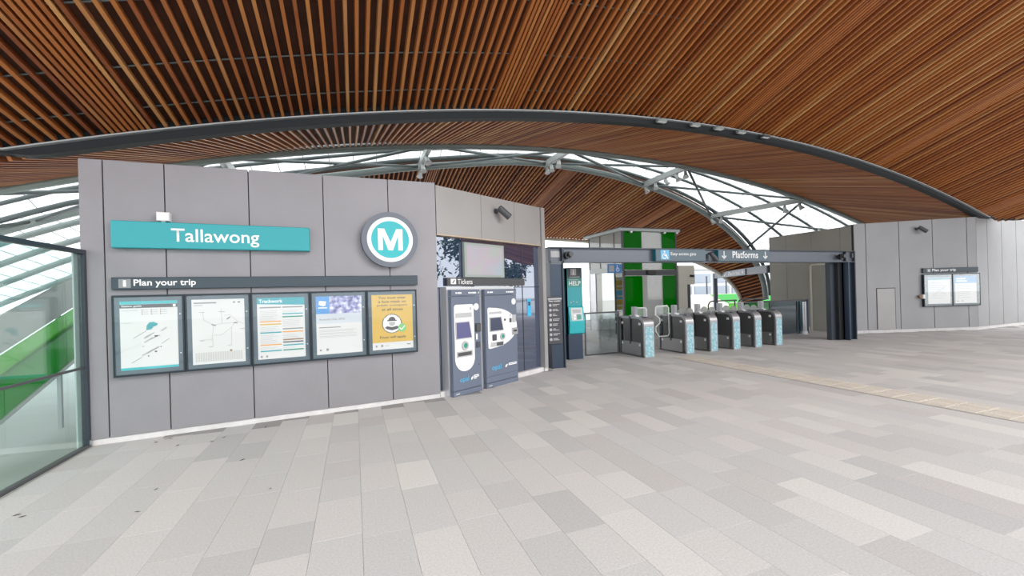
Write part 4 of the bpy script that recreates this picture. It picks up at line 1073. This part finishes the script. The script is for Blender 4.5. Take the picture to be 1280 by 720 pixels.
MB().bevbox(-.05, .05, -.05, .05, 0, .16, .01).build('block', M['cream'], t); B(-.06, .06, -.06, .06, 0, .02).build('foot', M['cream'], t)

# ------------------------------------------------------------------ lift tower
TU, TV = 9.5, 13.5; TW, TD, TH = 2.55, 2.45, 3.92
t = thing('lift_tower', 'glass lift tower with green and white panels behind the gates', 'lift', (TU, TV, 0))
for x, y in ((0, 0), (TW, 0), (0, TD), (TW, TD)):
    B(x - (.07 if x else 0), x + (0 if x else .07), y - (.07 if y else 0), y + (0 if y else .07), 0, TH).build('corner_post', M['charcoal'], t)
xs = [(.09, .88, 'green_glass'), (.90, 1.80, 'frosted'), (1.82, 2.47, 'green_glass')]
for z0, z1 in ((.05, 2.22), (2.46, TH)):
    for a, b, m_ in xs: B(a, b, .01, .03, z0, z1).build('front_pane', M[m_], t)
B(.07, TW - .07, -.03, .06, 2.24, 2.44).build('front_band', M['charcoal'], t)
bx_ = MB().bevbox(1.05, 1.45, -.12, -.03, 2.26, 2.42, .02).build('camera_bar', M['black'], t)
for x in (.89, 1.81): B(x - .01, x + .01, .0, .04, 0, TH).build('mullion', M['steel_light'], t)
ys = [.07, .55, 1.55, TD - .07]
for a, b in zip(ys, ys[1:]):
    B(.01, .03, a + .02, b - .02, 2.62, TH).build('side_pane', M['frosted'], t)
B(-.03, .05, .07, TD - .07, 2.42, 2.60).build('side_band', M['steel_light'], t)
for y in ys[1:3]: B(0, .05, y - .025, y + .025, 2.6, TH).build('mullion', M['charcoal'], t)
B(.02, .04, .60, 1.5, 0, 2.4).build('lift_door', M['clear'], t); B(.0, .05, .55, .6, 0, 2.42).build('door_jamb', M['charcoal'], t); B(.0, .05, 1.95, TD - .07, 0, 2.42).build('side_panel', M['inox'], t)
rf = MB().box(-.18, TW + .08, -.12, TD + .1, TH, TH + .10).build('roof', M['steel_light'], t); B(-.2, TW + .1, -.14, TD + .12, TH + .10, TH + .13).build('roof_edge', M['charcoal'], rf)
for x in (.35, 1.9, 2.5): MB().disc(x, TH - .03, .05, -.12, -.02, 10).build('roof_light', M['inox_light'], rf)
B(TW - .1, TW - .05, .1, TD - .1, 0, TH).build('back_wall', M['frosted'], t); B(.1, TW - .1, TD - .06, TD - .03, 0, TH).build('rear_pane', M['frosted'], t)
# notices inside
nb = thing('notice_board', 'board of yellow and blue notices seen through the lift glass', 'notice board', (TU + .9, TV + 1.9, 0))
B(0, .9, 0, .04, .85, 2.25).build('board', M['cream'], nb); B(.4, .5, .01, .05, 0, .85).build('leg', M['steel_light'], nb); B(.1, .8, -.1, .2, 0, .03).build('foot', M['steel_light'], nb)
for i, (x, z, m_) in enumerate([(.06, 1.75, 'yellow'), (.48, 1.75, 'yellow'), (.06, 1.32, 'sky_blue'), (.48, 1.32, 'blue'), (.06, .92, 'yellow'), (.48, .92, 'print_orange')]):
    nt_ = B(x, x + .36, -.006, 0, z, z + .36).build('notice', M[m_], nb); B(x + .05, x + .31, -.008, -.006, z + .08, z + .16).build('print', M['paper'], nt_)
# blue lift sign projecting from the corner
a = on_u(752, 341, TU - .1)
t = thing('lift_sign', 'small blue sign with a wheelchair pictogram on the lift corner', 'sign', (TU - .66, TV + .0, 2.34))
B(0, .60, 0, .04, 0, .34).build('panel', M['sign_blue'], t); B(.05, .27, -.004, 0, .05, .29).build('lift_icon', M['print_pale'], t)
MB().disc(.43, .13, .075, -.004, 0, 16, .055).build('wheel', M['white'], t); MB().disc(.41, .27, .025, -.004, 0, 10).build('head', M['white'], t); B(.40, .425, -.004, 0, .13, .24).build('figure', M['white'], t)
# cream service cabinet to the right of the lift
a = on_v(848, 340, 13.6).x; b = on_v(868, 340, 13.6).x
t = thing('service_column', 'cream service column with a small camera right of the lift', 'column', (a, 13.6, 0))
w = b - a; B(0, w, 0, .4, 1.85, 2.62).build('box', M['cream'], t); B(.06, w * .62, .08, .4, 0, 1.85).build('shaft', M['cream'], t); B(w * .66, w * .84, .1, .4, 0, 1.85).build('dark_post', M['charcoal'], t)
cm_ = MB().tube([(w * .72, 0, 2.2), (w * .82, -.14, 2.18)], .05, 10).build('camera', M['black'], t)

# ------------------------------------------------------------------ second portal and far things
A = Vector((20.3, 19.6, 0)); Bp = Vector((15.9, 12.58, 0)); fr = Frame(A, Bp)
t = thing('platform_portal', 'dark portal with a Platforms sign beyond the gates', 'portal', A, fr.rot)
B(0, fr.len, -.08, .08, 2.24, 2.56).build('beam', M['steel_dark'], t); B(-.12, .16, -.1, .1, 0, 2.56).build('post', M['steel_dark'], t);
sg = B(1.2, 5.8, -.12, -.08, 2.26, 2.54).build('sign_panel', M['steel_beam'], t); lettering('Platforms', 3.2, 5.0, 2.31, 2.49, -.124, M['white'], sg, .01)
c = 5.45; MB().prism([(c, 2.3), (c - .12, 2.42), (c - .04, 2.42), (c - .04, 2.5), (c + .04, 2.5), (c + .04, 2.42), (c + .12, 2.42)], -.124, -.12).build('arrow', M['white'], sg)
c = 2.6; MB().prism([(c - .3, 2.3), (c - .2, 2.3), (c - .05, 2.42), (c + .05, 2.42), (c + .2, 2.5), (c + .2, 2.44), (c + .1, 2.44), (c - .05, 2.34), (c - .15, 2.3)][::-1], -.124, -.12).build('stair_icon', M['white'], sg)
# green glass canopies over the escalators beyond
def escalator_canopy(loc, rotz, label, L=7.0, rise_=-.0):
    t = thing('escalator_canopy', label, 'canopy', loc, rotz)
    MB().add([(0, 0, 1.25), (L, 0, 1.25), (L + .8, -1.2, .72), (.2, -1.2, .72), (0, 0, 1.27), (L, 0, 1.27), (L + .8, -1.2, .74), (.2, -1.2, .74)],
             [(0, 3, 2, 1), (4, 5, 6, 7), (0, 1, 5, 4), (1, 2, 6, 5), (2, 3, 7, 6), (3, 0, 4, 7)]).build('roof_pane', M['green_mid'], t)
    B(.2, L + .8, -1.22, -1.2, 0, .72).build('front_pane', M['green_light'], t)
    for q in range(4): MB().beam((L * q / 3 + .1, 0, 1.24), (L * q / 3 + .5, -1.2, .70), .06, .06).build('rafter', M['steel_light'], t)
    MB().tube([(.2, -1.25, .74), (L + .8, -1.25, .74)], .03, 6).build('rail', M['cream'], t)
    return t
escalator_canopy((20.9, 20.6, 0), 0, 'green glass escalator canopy beyond the last ticket gates')
def handrail(u, v, label):
    t = thing('handrail', label, 'rail', (u, v, 0), 0, 'dark handrails beyond the gates')
    MB().tube([(0, 0, 0), (0, 0, .9), (.08, 0, 1.03), (.2, 0, 1.08), (1.7, 0, 1.08)], .03, 8).build('tube', M['charcoal'], t, True); MB().tube([(1.6, 0, 0), (1.6, 0, 1.08)], .03, 8).build('post', M['charcoal'], t)
handrail(15.0, 14.9, 'left dark curved handrail in front of the green canopy'); handrail(17.6, 15.6, 'right dark curved handrail in front of the green canopy')
t = thing('far_building', 'distant pale grey building with window bands beyond the platforms', 'building', (27, 34, -.6))
B(0, 13, 0, 6, 0, 4.2).build('wall', M['bld'], t)
for i in range(5):
    for j in range(2):
        w_ = B(.5 + i * 2.5, 2.6 + i * 2.5, -.08, 0, 1.6 + j * 1.25, 2.5 + j * 1.25).build('window', M['bld_glass'], t)
B(-.2, 13.2, -.2, 6.2, 4.2, 4.4).build('roof', M['cream'], t); B(-1, 14, -3.2, -3.0, 0, 1.7).build('parapet', M['cream'], t)
for i in range(6): B(-.8 + i * 2.4, -.7 + i * 2.4, -3.1, -3.0, 1.7, 3.4).build('mullion', M['charcoal'], t)

# ------------------------------------------------------------------ information point on the right wall
s0 = WR.sz(1154, 339, -.09)[0]; s1 = WR.sz(1223, 336, -.09)[0]
sx = lambda px: WR.sz(px, 338, -.09)[0] - s0
info_header(WR, s0, s1, 1.985, 2.15, (sx(1158.5), sx(1163.5), sx(1165), sx(1195)), 'short header sign reading Plan your trip on the right panel wall')
c0, cm, c1 = WR.sz(1155, 362, -.11)[0], WR.sz(1191, 362, -.11)[0], WR.sz(1225.5, 362, -.11)[0]
G = 'poster cases on the right wall'
t, p, X, Z = poster_case(WR, c0, cm - .01, .84, 1.94, 'left poster case on the right wall with a pale map sheet', G, (.15, .07, .09, .12))
bars(p, X, Z, [(0, 1, .92, .98)], M['print_teal']); bars(p, X, Z, [(.1, .9 - .3 * r2.random(), z, z + .01) for z in (.8, .7, .62, .55, .47, .38, .3, .22)], M['print_pale'])
strokes(p, X, Z, [(.2, .3, .5, .5), (.5, .5, .85, .7), (.5, .5, .8, .35)], M['print_pale'], .012)
t, p, X, Z = poster_case(WR, cm, c1, .84, 1.94, 'right poster case on the right wall with a blue headed notice', G, (.09, .13, .09, .09))
bars(p, X, Z, [(0, 1, .74, 1)], M['blue']); bars(p, X, Z, [(.06, .5, .88, .93), (.06, .56, .79, .84)], M['white'], Y2)
bars(p, X, Z, [(.08, .9 - .25 * r2.random(), z, z + .014) for z in (.66, .58, .53, .42, .36, .28, .2)], M['print_pale']); bars(p, X, Z, [(.08, .15, .06, .1), (.3, .36, .06, .1)], M['print_grey'])
s = WR.sz(1152, 370, -.09)[0]
t = on_wall(WR, 'wall_reader', 'small white and dark box fixed left of the right wall poster cases', 'sensor', s, 1.12)
MB().bevbox(0, .08, -.12, 0, 0, .14, .012).build('housing', M['machine_white'], t); MB().disc(-.04, .07, .05, -.09, -.03, 12).build('eye', M['print_brown'], t)

# ------------------------------------------------------------------ glass screen at the left edge
gx = LA.x - .02
t = thing('glass_screen', 'tall framed glass screen standing left of the name wall', 'screen', (gx, 3.0, 0))
gl = LA.y - 3.0 - .02
B(-.03, .03, gl - .06, gl, 0, 2.34).build('post', M['steel_dark'], t); B(-.045, -.03, gl - .14, gl - .02, 0, 2.30).build('post_fin', M['steel_light'], t)
B(-.03, .03, 0, gl - .06, 2.29, 2.34).build('top_rail', M['steel_dark'], t); B(-.03, .03, 0, gl - .06, 0, .03).build('bottom_rail', M['charcoal'], t)
B(-.006, .006, 0, gl - .08, .04, .935).build('pane', M['screen_glass'], t); B(-.006, .006, 0, gl - .08, .96, 2.28).build('pane', M['screen_glass'], t)
B(-.012, .012, 0, gl - .06, .935, .96).build('mid_rail', M['charcoal'], t)
B(.03, .05, gl - .05, gl - .02, .02, .08).build('foot_bracket', M['inox'], t)
# green glass canopy over the stairs outside, climbing away
t = thing('stair_canopy', 'sloping green glass stair canopy outside the glass screen', 'canopy', (-5.2, 6.0, 0))
def slope_panel(x0, x1, z0a, z1a, m_, name, L=9.0, k=.37):
    return MB().add([(x0, 0, z0a), (x1, 0, z0a), (x1, L, z0a + k * L), (x0, L, z0a + k * L), (x0, 0, z1a), (x1, 0, z1a), (x1, L, z1a + k * L), (x0, L, z1a + k * L)],
                    [(0, 3, 2, 1), (4, 5, 6, 7), (0, 1, 5, 4), (1, 2, 6, 5), (2, 3, 7, 6), (3, 0, 4, 7)]).build(name, m_, t)
slope_panel(0, .03, -1.12, -.50, M['green_mid'], 'lower_pane'); slope_panel(-.02, .0, -.48, -.18, M['green_light'], 'upper_pane')
slope_panel(-.05, .06, -.51, -.47, M['green_mid'], 'rail'); slope_panel(-.06, -.02, -.16, .42, M['paper'], 'white_fascia')
for q in (1.5, 4.5, 7.5): B(-.1, -.04, q, q + .06, -.62, .3 + .37 * q).build('post', M['steel_light'], t)
slope_panel(-.1, .04, -1.2, -1.13, M['machine_white'], 'kerb')

# ------------------------------------------------------------------ trees across the street (mirrored in the ticket window)
def tree(u, v, h, r, seed, label):
    rr = random.Random(seed); t = thing('tree', label, 'tree', (u, v, -.02), 0, 'trees across the street')
    MB().tube([(0, 0, 0), (.1, 0, h * .35), (0, .1, h * .7)], [.22, .16, .07], 8).build('trunk', M['bark'], t)
    mb = MB()
    for c_ in range(14):
        cc = Vector((rr.gauss(0, r * .45), rr.gauss(0, r * .45), h * (.45 + .5 * rr.random())))
        for k in range(110):
            p = cc + Vector((rr.gauss(0, r * .22), rr.gauss(0, r * .22), rr.gauss(0, r * .2))); s = .16 + .22 * rr.random()
            a = Vector((rr.gauss(0, 1), rr.gauss(0, 1), rr.gauss(0, 1))).normalized(); b = a.cross(Vector((rr.gauss(0, 1), rr.gauss(0, 1), 1))).normalized()
            mb.add([p - a * s, p + b * s * .5, p + a * s, p - b * s * .5], [(0, 1, 2, 3)])
    o = mb.build('foliage', M['leaf'], t); o['kind'] = 'stuff'
tree(37, -4.5, 8.2, 3.0, 1, 'dense dark tree across the street, mirrored beside the display screen'); tree(41, -13.0, 6.4, 2.6, 2, 'broad dark tree across the street behind the camera')
tree(48, -3.0, 8.0, 2.6, 3, 'tall loose tree across the street, mirrored at the window edge'); tree(50, -22, 6.0, 1.8, 4, 'small tree across the street furthest to the left'); tree(56, -31, 6.0, 1.8, 5, 'small round tree at the far end of the street')

# ------------------------------------------------------------------ dry leaves blown along the foot of the name wall
lr = random.Random(11)
for px, py in ((195, 553), (208, 549), (213, 548), (222, 557), (265, 552), (280, 547), (303, 575), (338, 611), (21, 644), (28, 646), (195, 612), (172, 640), (332, 534)):
    p = on_floor(px, py); a = lr.random() * 6.28; k = .02 + .012 * lr.random()
    c_, s_ = math.cos(a) * k, math.sin(a) * k
    o = MB().add([(-c_, -s_, .001), (s_ * .5, -c_ * .5, .004), (c_, s_, .009), (-s_ * .5, c_ * .5, .004), (-c_, -s_, .0), (s_ * .5, -c_ * .5, .003), (c_, s_, .008), (-s_ * .5, c_ * .5, .003)],
                 [(0, 1, 2, 3), (7, 6, 5, 4), (0, 4, 5, 1), (1, 5, 6, 2), (2, 6, 7, 3), (3, 7, 4, 0)]).build('dry_leaf', M['bark'])
    o.location = (p.x, p.y, 0); tag(o, 'tiny dry brown leaf lying on the paving near the name wall', 'leaf', 'dry leaves on the paving')
